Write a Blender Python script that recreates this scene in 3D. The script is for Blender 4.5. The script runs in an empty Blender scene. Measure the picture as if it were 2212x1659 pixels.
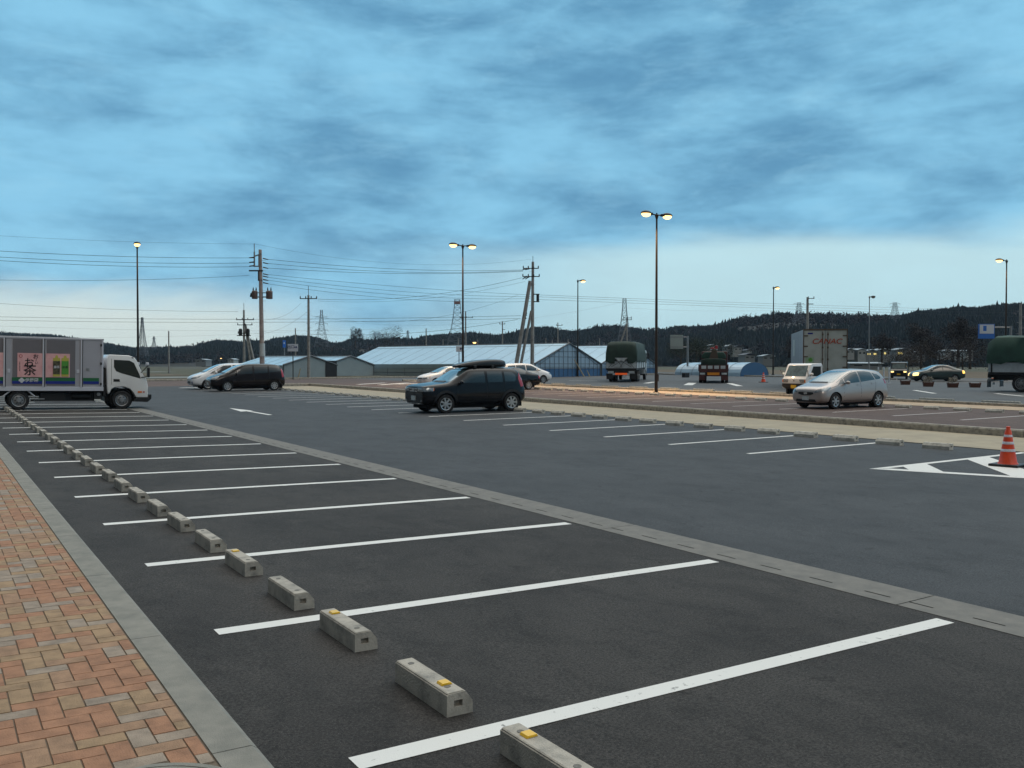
import bpy, bmesh, math, random
from mathutils import Vector, Matrix, noise
from mathutils.bvhtree import BVHTree
random.seed(7)
S = bpy.context.scene
C = S.collection
# ---------------------------------------------------------------- camera
YAW, PIT, FPX, CAMH = 0.576869, -0.020942, 1933.656, 2.0649
cd = bpy.data.cameras.new('camera'); co = bpy.data.objects.new('camera', cd); C.objects.link(co)
cd.sensor_fit = 'HORIZONTAL'; cd.sensor_width = 36; cd.lens = 36*FPX/2212
cd.clip_start = .05; cd.clip_end = 9000
co.location = (0, 0, CAMH); co.rotation_euler = (math.pi/2+PIT, 0, -YAW)
S.camera = co
# ---------------------------------------------------------------- world: overcast dusk sky
W = bpy.data.worlds.new('World'); S.world = W; W.use_nodes = True
nt = W.node_tree; nt.nodes.clear()
def N(t, **kw):
    n = nt.nodes.new(t)
    for k, v in kw.items(): setattr(n, k, v)
    return n
def LK(a, b): nt.links.new(a, b)
def MATH(op, a, b=None, c=None, clamp=False):
    n = N('ShaderNodeMath', operation=op); n.use_clamp = clamp
    for i, v in enumerate((a, b, c)):
        if v is None: continue
        if isinstance(v, (int, float)): n.inputs[i].default_value = v
        else: LK(v, n.inputs[i])
    return n.outputs[0]
def MIX(f, a, b, bt='MIX'):
    n = N('ShaderNodeMix', data_type='RGBA', blend_type=bt)
    for i, v in ((0, f), (6, a), (7, b)):
        if isinstance(v, (int, float)): n.inputs[i].default_value = v
        elif isinstance(v, tuple): n.inputs[i].default_value = (*v, 1)
        else: LK(v, n.inputs[i])
    return n.outputs[2]
def SM(x, a, b):
    n = N('ShaderNodeMapRange', interpolation_type='SMOOTHSTEP')
    LK(x, n.inputs[0]); n.inputs[1].default_value = a; n.inputs[2].default_value = b
    return n.outputs[0]
SUN_EL, SUN_AZ = math.radians(40), math.radians(186)     # azimuth from +Y towards +X
tc = N('ShaderNodeTexCoord'); sep = N('ShaderNodeSeparateXYZ'); LK(tc.outputs['Generated'], sep.inputs[0])
zc = MATH('MAXIMUM', sep.outputs[2], 0.0)
den = MATH('ADD', zc, 0.26)
cx = MATH('DIVIDE', sep.outputs[0], den); cy = MATH('DIVIDE', sep.outputs[1], den)
cmb = N('ShaderNodeCombineXYZ'); LK(cx, cmb.inputs[0]); LK(cy, cmb.inputs[1])
def NOI(vec, sc, det, rough, dist=0, off=(0, 0, 0), rot=0, scl=(1, 1, 1)):
    m = N('ShaderNodeMapping'); LK(vec, m.inputs[0]); m.inputs['Location'].default_value = off
    m.inputs['Rotation'].default_value = (0, 0, rot); m.inputs['Scale'].default_value = scl
    n = N('ShaderNodeTexNoise'); LK(m.outputs[0], n.inputs['Vector'])
    n.inputs['Scale'].default_value = sc; n.inputs['Detail'].default_value = det
    n.inputs['Roughness'].default_value = rough; n.inputs['Distortion'].default_value = dist
    return n.outputs[0]
gen = tc.outputs['Generated']
n1 = NOI(gen, 2.3, 3, .5, .2, (3.1, 1.7, .6), 0, (1, 1, 2.6))
n2 = NOI(gen, 6.2, 7, .60, .15, (7.3, 2.2, .2), 0, (1, 1, 3.3))
n3 = NOI(cmb.outputs[0], 1.5, 4, .5, .4, (1.3, 5.2, 0), YAW, (.7, 1.3, 1))
cl = MATH('ADD', MATH('ADD', MATH('MULTIPLY', n1, .36), MATH('MULTIPLY', n2, .48)), MATH('MULTIPLY', n3, .16))
clf = SM(cl, .37, .59)
cloud = MIX(clf, (.118, .325, .53), (.275, .63, .88))
wisp = SM(NOI(gen, 13, 7, .64, .2, (1.2, 8.8, 0), 0, (1, 1, 3)), .48, .78)
cloud = MIX(MATH('MULTIPLY', wisp, .34), cloud, (.37, .72, .93))
# clear pale gap low over the hills
hn = NOI(tc.outputs['Generated'], 3.0, 4, .5, .4, (2.2, .4, 1.9), 0, (1, 1, 5))
zz = MATH('ADD', sep.outputs[2], MATH('MULTIPLY', MATH('SUBTRACT', hn, .5), .07))
dx, dy = math.sin(YAW+.36), math.cos(YAW+.36)
az = MATH('ADD', MATH('MULTIPLY', sep.outputs[0], dx), MATH('MULTIPLY', sep.outputs[1], dy))
azr = SM(az, .86, .985)
up = MATH('SUBTRACT', 1.0, SM(zz, .108, .150))
gap = MATH('MULTIPLY', up, MATH('ADD', MATH('MULTIPLY', azr, .8), .05))
cloud = MIX(gap, cloud, (.62, .88, .93))
lx, ly = math.sin(YAW-.50), math.cos(YAW-.50)
azl = MATH('ADD', MATH('MULTIPLY', sep.outputs[0], lx), MATH('MULTIPLY', sep.outputs[1], ly))
gl = MATH('MULTIPLY', SM(azl, .935, .99), MATH('SUBTRACT', 1.0, SM(zz, .055, .095)))
low = MATH('MULTIPLY', MATH('SUBTRACT', 1.0, SM(zz, .03, .07)), .7)
cloud = MIX(low, cloud, (.53, .78, .85))
cloud = MIX(MATH('MULTIPLY', gl, .95), cloud, (.76, .86, .82))
# sky overhead (outside the frame) made brighter and more neutral to light the ground
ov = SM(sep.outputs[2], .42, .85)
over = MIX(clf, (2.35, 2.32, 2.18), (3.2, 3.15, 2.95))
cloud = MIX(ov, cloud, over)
# left and rear sky darkened to shade the scene like an unseen building
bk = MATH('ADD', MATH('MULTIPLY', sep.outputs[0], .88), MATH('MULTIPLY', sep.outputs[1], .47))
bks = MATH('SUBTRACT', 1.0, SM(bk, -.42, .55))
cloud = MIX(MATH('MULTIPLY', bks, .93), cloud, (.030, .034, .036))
sky = N('ShaderNodeTexSky', sky_type='NISHITA'); sky.sun_disc = False
sky.sun_elevation = SUN_EL; sky.sun_rotation = SUN_AZ; sky.air_density = 1.2
skc = MIX(1.0, sky.outputs[0], (.05, .05, .05), 'MULTIPLY')
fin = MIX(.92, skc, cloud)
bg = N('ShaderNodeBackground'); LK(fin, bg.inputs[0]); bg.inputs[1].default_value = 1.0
ow = N('ShaderNodeOutputWorld'); LK(bg.outputs[0], ow.inputs[0])
sl = bpy.data.lights.new('sun', 'SUN'); sl.energy = .38; sl.angle = math.radians(25); sl.color = (1, .90, .78)
so = bpy.data.objects.new('sun', sl); C.objects.link(so)
sd = Vector((math.sin(SUN_AZ)*math.cos(SUN_EL), math.cos(SUN_AZ)*math.cos(SUN_EL), math.sin(SUN_EL)))
so.rotation_euler = sd.to_track_quat('Z', 'Y').to_euler()
S.view_settings.view_transform = 'Standard'; S.view_settings.look = 'None'
S.view_settings.exposure = 0; S.view_settings.gamma = 1
# ---------------------------------------------------------------- measuring helpers
F_ = Vector((math.sin(YAW)*math.cos(PIT), math.cos(YAW)*math.cos(PIT), math.sin(PIT)))
R_ = Vector((math.cos(YAW), -math.sin(YAW), 0)); U_ = R_.cross(F_)
CAM = Vector((0, 0, CAMH))
XG, S1, S2, B_ = 6.890374, -0.0166582, 0.0045366, 0.0065829
def zg(x, y):                                   # the lot falls to the gutter at XG
    yy = min(max(y, -20), 100); xx = min(max(x, -14), 100)
    return B_*yy + (S1*(xx-XG) if xx < XG else S2*(xx-XG))
def ray(u, v): return F_ + R_*((u-1106)/FPX) - U_*((v-829.5)/FPX)
def G(u, v, dz=0):                              # where a sight line meets the ground
    d = ray(u, v); lo, hi = .5, 4000
    for _ in range(60):
        m = (lo+hi)/2; P = CAM+d*m
        if P.z-zg(P.x, P.y)-dz > 0: lo = m
        else: hi = m
    return CAM+d*lo
def PD(u, v, dist): return CAM+ray(u, v)*dist   # a point at a known distance
def XA(u, y): d = ray(u, 830); return d.x*y/d.y # x on the plane y = const
# ---------------------------------------------------------------- materials
def mat(name, col, rough=.6, metal=0, spec=.5, coat=0, n=0, nscale=8, ndetail=4, col2=None, bump=0, bscale=60, emit=None, estr=0, thr=None, space='Object', trans=0, coatr=.05):
    m = bpy.data.materials.new(name); m.use_nodes = True; t = m.node_tree; b = t.nodes['Principled BSDF']
    b.inputs['Base Color'].default_value = (*col, 1); b.inputs['Roughness'].default_value = rough
    b.inputs['Metallic'].default_value = metal; b.inputs['Specular IOR Level'].default_value = spec
    b.inputs['Coat Weight'].default_value = coat; b.inputs['Coat Roughness'].default_value = coatr
    b.inputs['Transmission Weight'].default_value = trans
    if n or bump:
        tcn = t.nodes.new('ShaderNodeTexCoord')
        src = t.nodes.new('ShaderNodeNewGeometry').outputs['Position'] if space == 'World' else tcn.outputs[space]
    if n:
        nz = t.nodes.new('ShaderNodeTexNoise'); nz.inputs['Scale'].default_value = nscale; nz.inputs['Detail'].default_value = ndetail
        nz.inputs['Roughness'].default_value = .6
        t.links.new(src, nz.inputs['Vector'])
        cr = t.nodes.new('ShaderNodeValToRGB'); t.links.new(nz.outputs[0], cr.inputs[0])
        c2 = col2 if col2 else tuple(c*(1-n) for c in col)
        a, bb = thr or (.35, .65)
        cr.color_ramp.elements[0].position = a; cr.color_ramp.elements[0].color = (*c2, 1)
        cr.color_ramp.elements[1].position = bb; cr.color_ramp.elements[1].color = (*col, 1)
        t.links.new(cr.outputs[0], b.inputs['Base Color'])
    if bump:
        nb = t.nodes.new('ShaderNodeTexNoise'); nb.inputs['Scale'].default_value = bscale; nb.inputs['Detail'].default_value = 3
        t.links.new(src, nb.inputs['Vector'])
        bp = t.nodes.new('ShaderNodeBump'); bp.inputs['Strength'].default_value = bump; bp.inputs['Distance'].default_value = .01
        t.links.new(nb.outputs[0], bp.inputs['Height']); t.links.new(bp.outputs[0], b.inputs['Normal'])
    if emit:
        b.inputs['Emission Color'].default_value = (*emit, 1); b.inputs['Emission Strength'].default_value = estr
    return m
def asphalt(name, c1, c2, c3, rough=.7, spk=.5, patch=.35):
    """fine aggregate speckle over broad worn patches"""
    m = bpy.data.materials.new(name); m.use_nodes = True; t = m.node_tree; b = t.nodes['Principled BSDF']
    L = t.links; nn = t.nodes.new
    tcn = nn('ShaderNodeTexCoord')
    def nz(s, d, r=.6, scl=(1, 1, 1), dist=0):
        mp = nn('ShaderNodeMapping'); mp.inputs['Scale'].default_value = scl; L.new(tcn.outputs['Object'], mp.inputs[0])
        k = nn('ShaderNodeTexNoise'); k.inputs['Scale'].default_value = s; k.inputs['Detail'].default_value = d
        k.inputs['Roughness'].default_value = r; k.inputs['Distortion'].default_value = dist
        L.new(mp.outputs[0], k.inputs['Vector']); return k.outputs[0]
    def ramp(v, a, bb, ca, cb):
        r = nn('ShaderNodeValToRGB'); L.new(v, r.inputs[0]); e = r.color_ramp.elements
        e[0].position = a; e[1].position = bb; e[0].color = (*ca, 1); e[1].color = (*cb, 1); return r.outputs[0]
    def mx(f, a, bb, bt='MIX'):
        k = nn('ShaderNodeMix'); k.data_type = 'RGBA'; k.blend_type = bt
        if isinstance(f, float): k.inputs[0].default_value = f
        else: L.new(f, k.inputs[0])
        L.new(a, k.inputs[6]); L.new(bb, k.inputs[7]); return k.outputs[2]
    base = ramp(nz(.55, 5, .62, (1, .7, 1), .4), .32, .68, c1, c2)
    st = ramp(nz(1.5, 7, .72, (1.3, .8, 1), .5), .46, .70, (1, 1, 1), (1-patch,)*3)
    o = mx(1.0, base, st, 'MULTIPLY')
    stn = ramp(nz(5.5, 3, .5, (1, .8, 1), .8), .66, .74, (1, 1, 1), (.62, .61, .60))
    o = mx(1.0, o, stn, 'MULTIPLY')
    dust = ramp(nz(3.1, 5, .7, (1, 1, 1), 1.2), .64, .80, (1, 1, 1), (1.55, 1.5, 1.42))
    o = mx(1.0, o, dust, 'MULTIPLY')
    fine = ramp(nz(60, 4, .8), .38, .62, (1-spk,)*3, (1+spk*.6,)*3)
    o = mx(1.0, o, fine, 'MULTIPLY')
    grit = ramp(nz(240, 1, .5), .71, .77, (0, 0, 0), (1, 1, 1))
    gm = nn('ShaderNodeMix'); gm.data_type = 'RGBA'; L.new(grit, gm.inputs[0]); L.new(o, gm.inputs[6]); gm.inputs[7].default_value = (*c3, 1)
    L.new(gm.outputs[2], b.inputs['Base Color'])
    b.inputs['Roughness'].default_value = rough+.12; b.inputs['Specular IOR Level'].default_value = .22
    bp = nn('ShaderNodeBump'); bp.inputs['Strength'].default_value = .55; bp.inputs['Distance'].default_value = .006
    L.new(nz(130, 3, .7), bp.inputs['Height']); L.new(bp.outputs[0], b.inputs['Normal'])
    return m
M = {}
M['asphalt_stall'] = asphalt('asphalt_stall', (.037, .034, .032), (.060, .056, .052), (.27, .26, .25), .66, .62, .42)
M['asphalt_lane'] = asphalt('asphalt_lane', (.052, .056, .061), (.070, .075, .081), (.20, .20, .20), .60, .5, .32)
M['asphalt_red'] = asphalt('asphalt_red', (.108, .078, .070), (.138, .102, .090), (.24, .19, .17), .7, .35, .2)
M['asphalt_truck'] = asphalt('asphalt_truck', (.085, .092, .098), (.112, .120, .126), (.2, .2, .2), .62, .3, .2)
M['paint'] = mat('paint', (.72, .72, .69), .65, n=1, nscale=16, ndetail=12, col2=(.22, .22, .21), thr=(.29, .37), bump=.25, bscale=120, space='World')
M['paint_worn'] = mat('paint_worn', (.62, .58, .55), .7, n=1, nscale=30, ndetail=7, col2=(.34, .30, .29), thr=(.36, .56))
M['concrete'] = mat('concrete', (.43, .40, .345), .85, n=1, nscale=7, ndetail=11, col2=(.20, .195, .175), thr=(.30, .56), bump=.5, bscale=90, space='World')
M['concrete_kerb'] = mat('concrete_kerb', (.265, .255, .222), .85, n=1, nscale=6, ndetail=10, col2=(.17, .17, .15), thr=(.28, .68), bump=.45, bscale=140, space='World')
M['concrete_gutter'] = mat('concrete_gutter', (.205, .196, .175), .8, n=1, nscale=7, ndetail=9, col2=(.13, .128, .118), thr=(.25, .75), bump=.4, bscale=120)
M['concrete_pole'] = mat('concrete_pole', (.36, .36, .35), .85, n=.35, nscale=3)
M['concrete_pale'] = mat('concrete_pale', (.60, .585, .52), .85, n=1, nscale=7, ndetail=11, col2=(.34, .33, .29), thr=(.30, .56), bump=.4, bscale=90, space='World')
M['tan'] = mat('tan_paving', (.50, .37, .24), .8, n=1, nscale=2.2, ndetail=8, col2=(.36, .27, .18), thr=(.3, .7), bump=.3, bscale=50)
M['tan_near'] = mat('tan_paving_near', (.40, .345, .245), .85, n=1, nscale=1.6, ndetail=9, col2=(.30, .26, .19), thr=(.3, .7), bump=.3, bscale=50)
M['joint'] = mat('joint_sand', (.15, .12, .09), .95)
M['dark'] = mat('dark', (.015, .015, .017), .6)
M['slot'] = mat('slot_dark', (.012, .012, .012), .9)
M['marker'] = mat('yellow_reflector', (.88, .52, .015), .35, coat=.5)
M['grass'] = mat('field_grass', (.085, .082, .045), .95, n=1, nscale=.35, ndetail=8, col2=(.05, .055, .03), bump=.5, bscale=3)
M['brown_field'] = mat('brown_field', (.13, .095, .055), .95, n=1, nscale=.5, ndetail=8, col2=(.075, .06, .035), bump=.5, bscale=3)
M['pale_field'] = mat('pale_field', (.24, .26, .25), .95, n=.4, nscale=.6, ndetail=6)
M['steel'] = mat('galvanised_steel', (.32, .33, .34), .45, metal=.6, n=.2, nscale=5)
M['bronze'] = mat('bronze_pole', (.022, .016, .013), .45, spec=.4)
M['black_pl'] = mat('black_plastic', (.012, .012, .013), .5)
M['tyre'] = mat('tyre_rubber', (.016, .016, .017), .8, n=.3, nscale=20)
M['rim'] = mat('alloy', (.52, .53, .54), .3, metal=.75)
M['rim_dark'] = mat('rim_recess', (.03, .03, .032), .5, metal=.3)
M['glass'] = mat('car_glass', (.012, .018, .020), .06, spec=.9, coat=.4)
M['screen_glass'] = mat('windscreen_glass', (.10, .16, .165), .05, spec=1.0, coat=1, n=.6, nscale=3)
M['trim'] = mat('chrome', (.6, .6, .6), .2, metal=.9)
M['headlight'] = mat('headlamp_glass', (.42, .47, .5), .12, metal=.4, coat=1, n=.6, nscale=14)
M['amber'] = mat('amber_lens', (.75, .18, .02), .25, coat=.6)
M['redlens'] = mat('red_lens', (.38, .015, .02), .2, coat=.8)
M['plate'] = mat('number_plate', (.62, .66, .68), .5, n=1, nscale=16, col2=(.42, .5, .5))
M['wire'] = mat('wire', (.018, .02, .024), .7)
M['insul'] = mat('insulator', (.03, .032, .035), .4)
# ---------------------------------------------------------------- object helpers
def tag(o, label=None, cat=None, group=None, kind=None):
    if label: o['label'] = label
    if cat: o['category'] = cat
    if group: o['group'] = group
    if kind: o['kind'] = kind
    return o
def empty(name, loc, rz=0, label=None, cat=None, group=None, tilt=None):
    o = bpy.data.objects.new(name, None); C.objects.link(o); o.empty_display_size = .3
    o.location = loc; o.rotation_euler = (0, 0, rz)
    if tilt: o.rotation_mode = 'XYZ'; o.rotation_euler = (tilt[0], tilt[1], rz)
    return tag(o, label, cat, group)
class MB:
    def __init__(s): s.b = bmesh.new()
    def box(s, c, d, rz=0, ry=0, rx=0):
        m = Matrix.Translation(c) @ Matrix.Rotation(rz, 4, 'Z') @ Matrix.Rotation(ry, 4, 'Y') @ Matrix.Rotation(rx, 4, 'X') @ Matrix.Diagonal((*d, 1))
        bmesh.ops.create_cube(s.b, size=1, matrix=m); return s
    def cyl(s, a, b, r, r2=None, n=12, cap=True):
        a, b = Vector(a), Vector(b); d = b-a
        q = d.to_track_quat('Z', 'Y').to_matrix().to_4x4()
        bmesh.ops.create_cone(s.b, cap_ends=cap, segments=n, radius1=r, radius2=r if r2 is None else r2, depth=d.length, matrix=Matrix.Translation((a+b)/2) @ q); return s
    def sph(s, c, d, n=12, rz=0):
        m = Matrix.Translation(c) @ Matrix.Rotation(rz, 4, 'Z') @ Matrix.Diagonal((*d, 1))
        bmesh.ops.create_uvsphere(s.b, u_segments=n, v_segments=max(6, n//2+2), radius=.5, matrix=m); return s
    def lathe(s, prof, c=(0, 0, 0), axis='Z', n=20, closed=False):
        rings = []
        for r, h in prof:
            ring = []
            for i in range(n):
                a = 2*math.pi*i/n; p = (r*math.cos(a), r*math.sin(a), h)
                if axis == 'Y': p = (p[0], p[2], p[1])
                if axis == 'X': p = (p[2], p[0], p[1])
                ring.append(s.b.verts.new((p[0]+c[0], p[1]+c[1], p[2]+c[2])))
            rings.append(ring)
        pr = list(zip(rings, rings[1:]))
        if closed: pr.append((rings[-1], rings[0]))
        for A, B in pr:
            for i in range(n): s.b.faces.new((A[i], A[(i+1) % n], B[(i+1) % n], B[i]))
        if not closed:
            s.b.faces.new(rings[0][::-1]); s.b.faces.new(rings[-1])
        return s
    def prism(s, pts, a, b, axis='Y'):
        """polygon in the plane normal to axis, extruded from a to b"""
        def P(p, t):
            return {'Y': (p[0], t, p[1]), 'X': (t, p[0], p[1]), 'Z': (p[0], p[1], t)}[axis]
        A = [s.b.verts.new(P(p, a)) for p in pts]; B = [s.b.verts.new(P(p, b)) for p in pts]
        k = len(pts)
        s.b.faces.new(A[::-1]); s.b.faces.new(B)
        for i in range(k): s.b.faces.new((A[i], A[(i+1) % k], B[(i+1) % k], B[i]))
        return s
    def face(s, pts):
        s.b.faces.new([s.b.verts.new(p) for p in pts]); return s
    def build(s, name, m, parent=None, smooth=False, bevel=0, seg=2, kind=None, loc=None, label=None, auto=None, recalc=True):
        if recalc: bmesh.ops.recalc_face_normals(s.b, faces=s.b.faces)
        if bevel:
            bmesh.ops.remove_doubles(s.b, verts=s.b.verts, dist=1e-5)
            es = [e for e in s.b.edges if len(e.link_faces) == 2 and e.calc_face_angle(0) > .5]
            bmesh.ops.bevel(s.b, geom=es, offset=bevel, segments=seg, affect='EDGES', profile=.5, clamp_overlap=True)
        if smooth:
            for f in s.b.faces: f.smooth = True
        me = bpy.data.meshes.new(name); s.b.to_mesh(me); s.b.free()
        if smooth:
            try: me.set_sharp_from_angle(angle=math.radians(auto or 40))
            except Exception: pass
        o = bpy.data.objects.new(name, me); C.objects.link(o)
        for mm in (m if isinstance(m, list) else [m]): me.materials.append(M[mm] if isinstance(mm, str) else mm)
        if parent: o.parent = parent
        if loc: o.location = loc
        if kind: o['kind'] = kind
        if label: o['label'] = label
        return o
def copy_tree(o, parent=None):
    c = o.copy(); C.objects.link(c); c.parent = parent
    for ch in [k for k in C.objects if k.parent == o]: copy_tree(ch, c)
    return c
def text(name, body, size, m, parent, loc, rot, extrude=.004, shear=0, sx=1):
    cu = bpy.data.curves.new(name, 'FONT'); cu.body = body; cu.size = size; cu.extrude = extrude; cu.align_x = 'CENTER'; cu.align_y = 'CENTER'; cu.shear = shear; cu.offset = size*.012
    t = bpy.data.objects.new('tmp', cu); C.objects.link(t)
    me = bpy.data.meshes.new_from_object(t.evaluated_get(bpy.context.evaluated_depsgraph_get())); bpy.data.objects.remove(t)
    me.name = name; me.materials.clear(); me.materials.append(M[m])
    o = bpy.data.objects.new(name, me); C.objects.link(o); o.parent = parent; o.location = loc; o.rotation_euler = rot; o.scale = (sx, 1, 1)
    return o
ORD = 'first second third fourth fifth sixth seventh eighth ninth tenth eleventh twelfth thirteenth fourteenth fifteenth sixteenth seventeenth eighteenth nineteenth twentieth'.split()
ORD += ['twenty-'+o for o in ORD[:9]] + ['thirtieth'] + ['thirty-'+o for o in ORD[:9]] + ['fortieth']
# ---------------------------------------------------------------- ground sheets
def cuts(a, b, step, extra):
    k = [a, b]+[e for e in extra if a < e < b]; n = int((b-a)/step)
    k += [a+(b-a)*i/(n+1) for i in range(1, n+1)]
    return sorted(set(round(v, 4) for v in k))
def sheet(name, x0, x1, y0, y1, dz, m, step=8, thick=0):
    xs = cuts(x0, x1, step, (XG, 100, -14)); ys = cuts(y0, y1, step, (100, -20)); b = MB()
    V = [[b.b.verts.new((x, y, zg(x, y)+dz)) for y in ys] for x in xs]
    for i in range(len(xs)-1):
        for j in range(len(ys)-1): b.b.faces.new((V[i][j], V[i+1][j], V[i+1][j+1], V[i][j+1]))
    o = b.build(name, m, kind='structure', recalc=False)
    return o
def gpoly(b, pts, dz):                           # a flat painted shape on the ground
    b.face([(x, y, zg(x, y)+dz) for x, y in pts])
def gline(b, x0, x1, y, w, dz):
    k = [x0]+[e for e in (XG,) if x0 < e < x1]+[x1]
    for a, c in zip(k, k[1:]): gpoly(b, [(a, y-w/2), (c, y-w/2), (c, y+w/2), (a, y+w/2)], dz)
sheet('ground', -1500, 3500, -300, 4200, -.06, 'grass', 400)
sheet('stall_asphalt', 1.3, 6.85, -6, 64, 0, 'asphalt_stall', 5)
sheet('lane_asphalt', 7.4, 20.35, -12, 70, 0, 'asphalt_lane', 6)
sheet('lot_asphalt_back', -14, 7.4, 64, 70, 0, 'asphalt_lane', 6)
sheet('red_asphalt', 24.15, 36.3, -14, 70, 0, 'asphalt_red', 6)
sheet('red_asphalt_back', -14, 36.3, 70, 86, 0, 'asphalt_red', 6)
sheet('truck_lot_asphalt', 38.9, 78, -20, 80, 0, 'asphalt_truck', 8)
sheet('truck_lot_asphalt_back', 36.3, 78, 80, 86, 0, 'asphalt_truck', 8)
sheet('brick_bed', -8, 1.1, -3, 64, .097, 'joint', 8)
# drainage gutter: concrete slabs with slots, joints every 4 m
b = MB()
for k in range(-4, 17):
    y0, y1 = 4.55+4*(k-1)+.006, 4.55+4*k-.006
    for xa, xb in ((6.85, 7.015), (7.036, 7.4)):
        b.face([(xa, y0, zg(xa, y0)+.004), (xb, y0, zg(xb, y0)+.004), (xb, y1, zg(xb, y1)+.004), (xa, y1, zg(xa, y1)+.004)])
    for j in range(7):                            # bridges between slots
        ya = y0+j*.6-.17 if j else y0; yb = y0+j*.6+.17 if j else y0+.17
        yb = min(yb, y1); ya = max(ya, y0)
        if yb > ya: b.face([(7.015, ya, zg(7, ya)+.0042), (7.036, ya, zg(7, ya)+.0042), (7.036, yb, zg(7, yb)+.0042), (7.015, yb, zg(7, yb)+.0042)])
b.build('gutter', 'concrete_gutter', kind='structure', recalc=False)
sheet('gutter_channel', 6.85, 7.4, -12, 70, -.03, 'slot', 8)
# kerb along the brick pavement
b = MB()
y = 4.29-2.05*4
while y < 64:
    y1 = y+2.05-.008
    prof = [(1.10, -.03), (1.10, .105), (1.285, .105), (1.315, .085), (1.335, -.03)]
    for (xa, za), (xb, zb) in zip(prof, prof[1:]):
        b.face([(xb, y, zg(xb, y)+zb), (xa, y, zg(xa, y)+za), (xa, y1, zg(xa, y1)+za), (xb, y1, zg(xb, y1)+zb)])
    for yy in (y, y1): b.face([(px, yy, zg(px, yy)+pz) for px, pz in prof])
    y += 2.05
b.build('kerb', 'concrete_kerb', kind='structure')
# brick pavement, herringbone, four clay colours
BR = [('brick_orange', (.36, .185, .105)), ('brick_yellow', (.35, .235, .135)), ('brick_grey', (.33, .265, .205)), ('brick_brown', (.35, .215, .13))]
for n_, c_ in BR: M[n_] = mat(n_, c_, .85, n=.38, nscale=9, ndetail=9, bump=.5, bscale=120, space='World', thr=(.30, .62))
def bricks():
    w = .1135; verts, faces, mi = [], [], []
    I0, I1, J0, J1 = int(-6.5/w), int(1.1/w)+1, int(-1/w), int(48/w)
    for i in range(I0, I1):
        for j in range(J0, J1):
            t = (i-j) % 4
            if t == 0: x0, x1, y0, y1 = i*w, (i+2)*w, j*w, (j+1)*w
            elif t == 2: x0, x1, y0, y1 = i*w, (i+1)*w, (j-1)*w, (j+1)*w
            else: continue
            if y0 > 16 and x0 < -1.2: continue
            x1 = min(x1, 1.092)
            if x1-x0 < .02: continue
            if (((x0+x1)/2-.70)**2+((y0+y1)/2-3.88)**2) < .235: continue
            g = .0010; x0 += g; x1 -= g; y0 += g; y1 -= g; e = .0035
            hz = random.uniform(-.0012, .0012)
            z0 = .088; z1 = .104+hz
            k = len(verts)
            for (x, y, z) in ((x0, y0, z0), (x1, y0, z0), (x1, y1, z0), (x0, y1, z0), (x0+e, y0+e, z1), (x1-e, y0+e, z1), (x1-e, y1-e, z1), (x0+e, y1-e, z1)):
                verts.append((x, y, zg(x, y)+z))
            faces += [(k+4, k+5, k+6, k+7), (k, k+1, k+5, k+4), (k+1, k+2, k+6, k+5), (k+2, k+3, k+7, k+6), (k+3, k, k+4, k+7)]
            mi += [random.choices(range(4), (34, 27, 19, 20))[0]]*5
    me = bpy.data.meshes.new('brick_pavement'); me.from_pydata(verts, [], faces)
    for n_, _ in BR: me.materials.append(M[n_])
    me.polygons.foreach_set('material_index', mi)
    o = bpy.data.objects.new('brick_pavement', me); C.objects.link(o); o['kind'] = 'structure'
bricks()
b = MB(); zc0 = zg(.7, 3.88)
b.lathe([(.455, -.02), (.455, .018), (.42, .020), (.415, .006), (.41, .020), (.0001, .021)], (0, 0, 0), n=48)
o = b.build('manhole_cover', 'concrete_kerb', smooth=True); o.location = (.70, 3.88, zc0+.088)
tag(o, 'round pale concrete manhole cover set in the brick pavement', 'manhole cover')
# painted markings
b = MB()
for k in range(24): gline(b, 1.72, 6.76, 4.06+2.51*k, .15, .004)
b.build('parking_lines', 'paint', kind='structure', recalc=False)
b = MB()
for k in range(-1, 22):
    if k >= 0: gline(b, 15.0, 19.9, 13.58+2.49*k, .13, .004)
b.build('parking_lines_middle', 'paint', kind='structure', recalc=False)
b = MB()
for k in range(-5, 19): gline(b, 29.2, 34.0, 17.05+2.57*k, .13, .004)
b.build('parking_lines_red', 'paint_worn', kind='structure', recalc=False)
b = MB()                                          # hatched triangle
T = (14.86, 10.47); sl_ = .476
def lowx(y): return T[0]+(T[1]-y)*sl_
gpoly(b, [T, (15.25, 10.32), (20.3, 10.32), (20.3, 10.47)], .004)
ylo = 3.5
gpoly(b, [T, (lowx(ylo), ylo), (lowx(ylo)+.17, ylo), (15.25, 10.32-.05)], .0045)
for c0, c1 in ((-6.17, -5.39), (-8.42, -7.6), (-10.6, -9.8), (-12.8, -12.0)):
    def onlow(c): yv = (T[0]+T[1]*sl_+.12+c)/(1+sl_); return (yv-c, yv)
    a1, a0 = onlow(c1), onlow(c0)
    gpoly(b, [(10.33-c1, 10.33), a1, a0, (min(10.33-c0, 20.3), 10.33 if 10.33-c0 < 20.3 else 20.3+c0)], .0055)
b.build('hatched_marking', 'paint', kind='structure', recalc=False)
b = MB()
gpoly(b, [(10.52, 37.9), (10.22, 35.2), (10.47, 35.3), (10.80, 35.5)], .004)
gpoly(b, [(10.47, 35.3), (10.44, 32.5), (10.60, 32.5), (10.62, 35.35)], .0045)
b.build('lane_arrow', 'paint', kind='structure', recalc=False)
b = MB()
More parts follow.
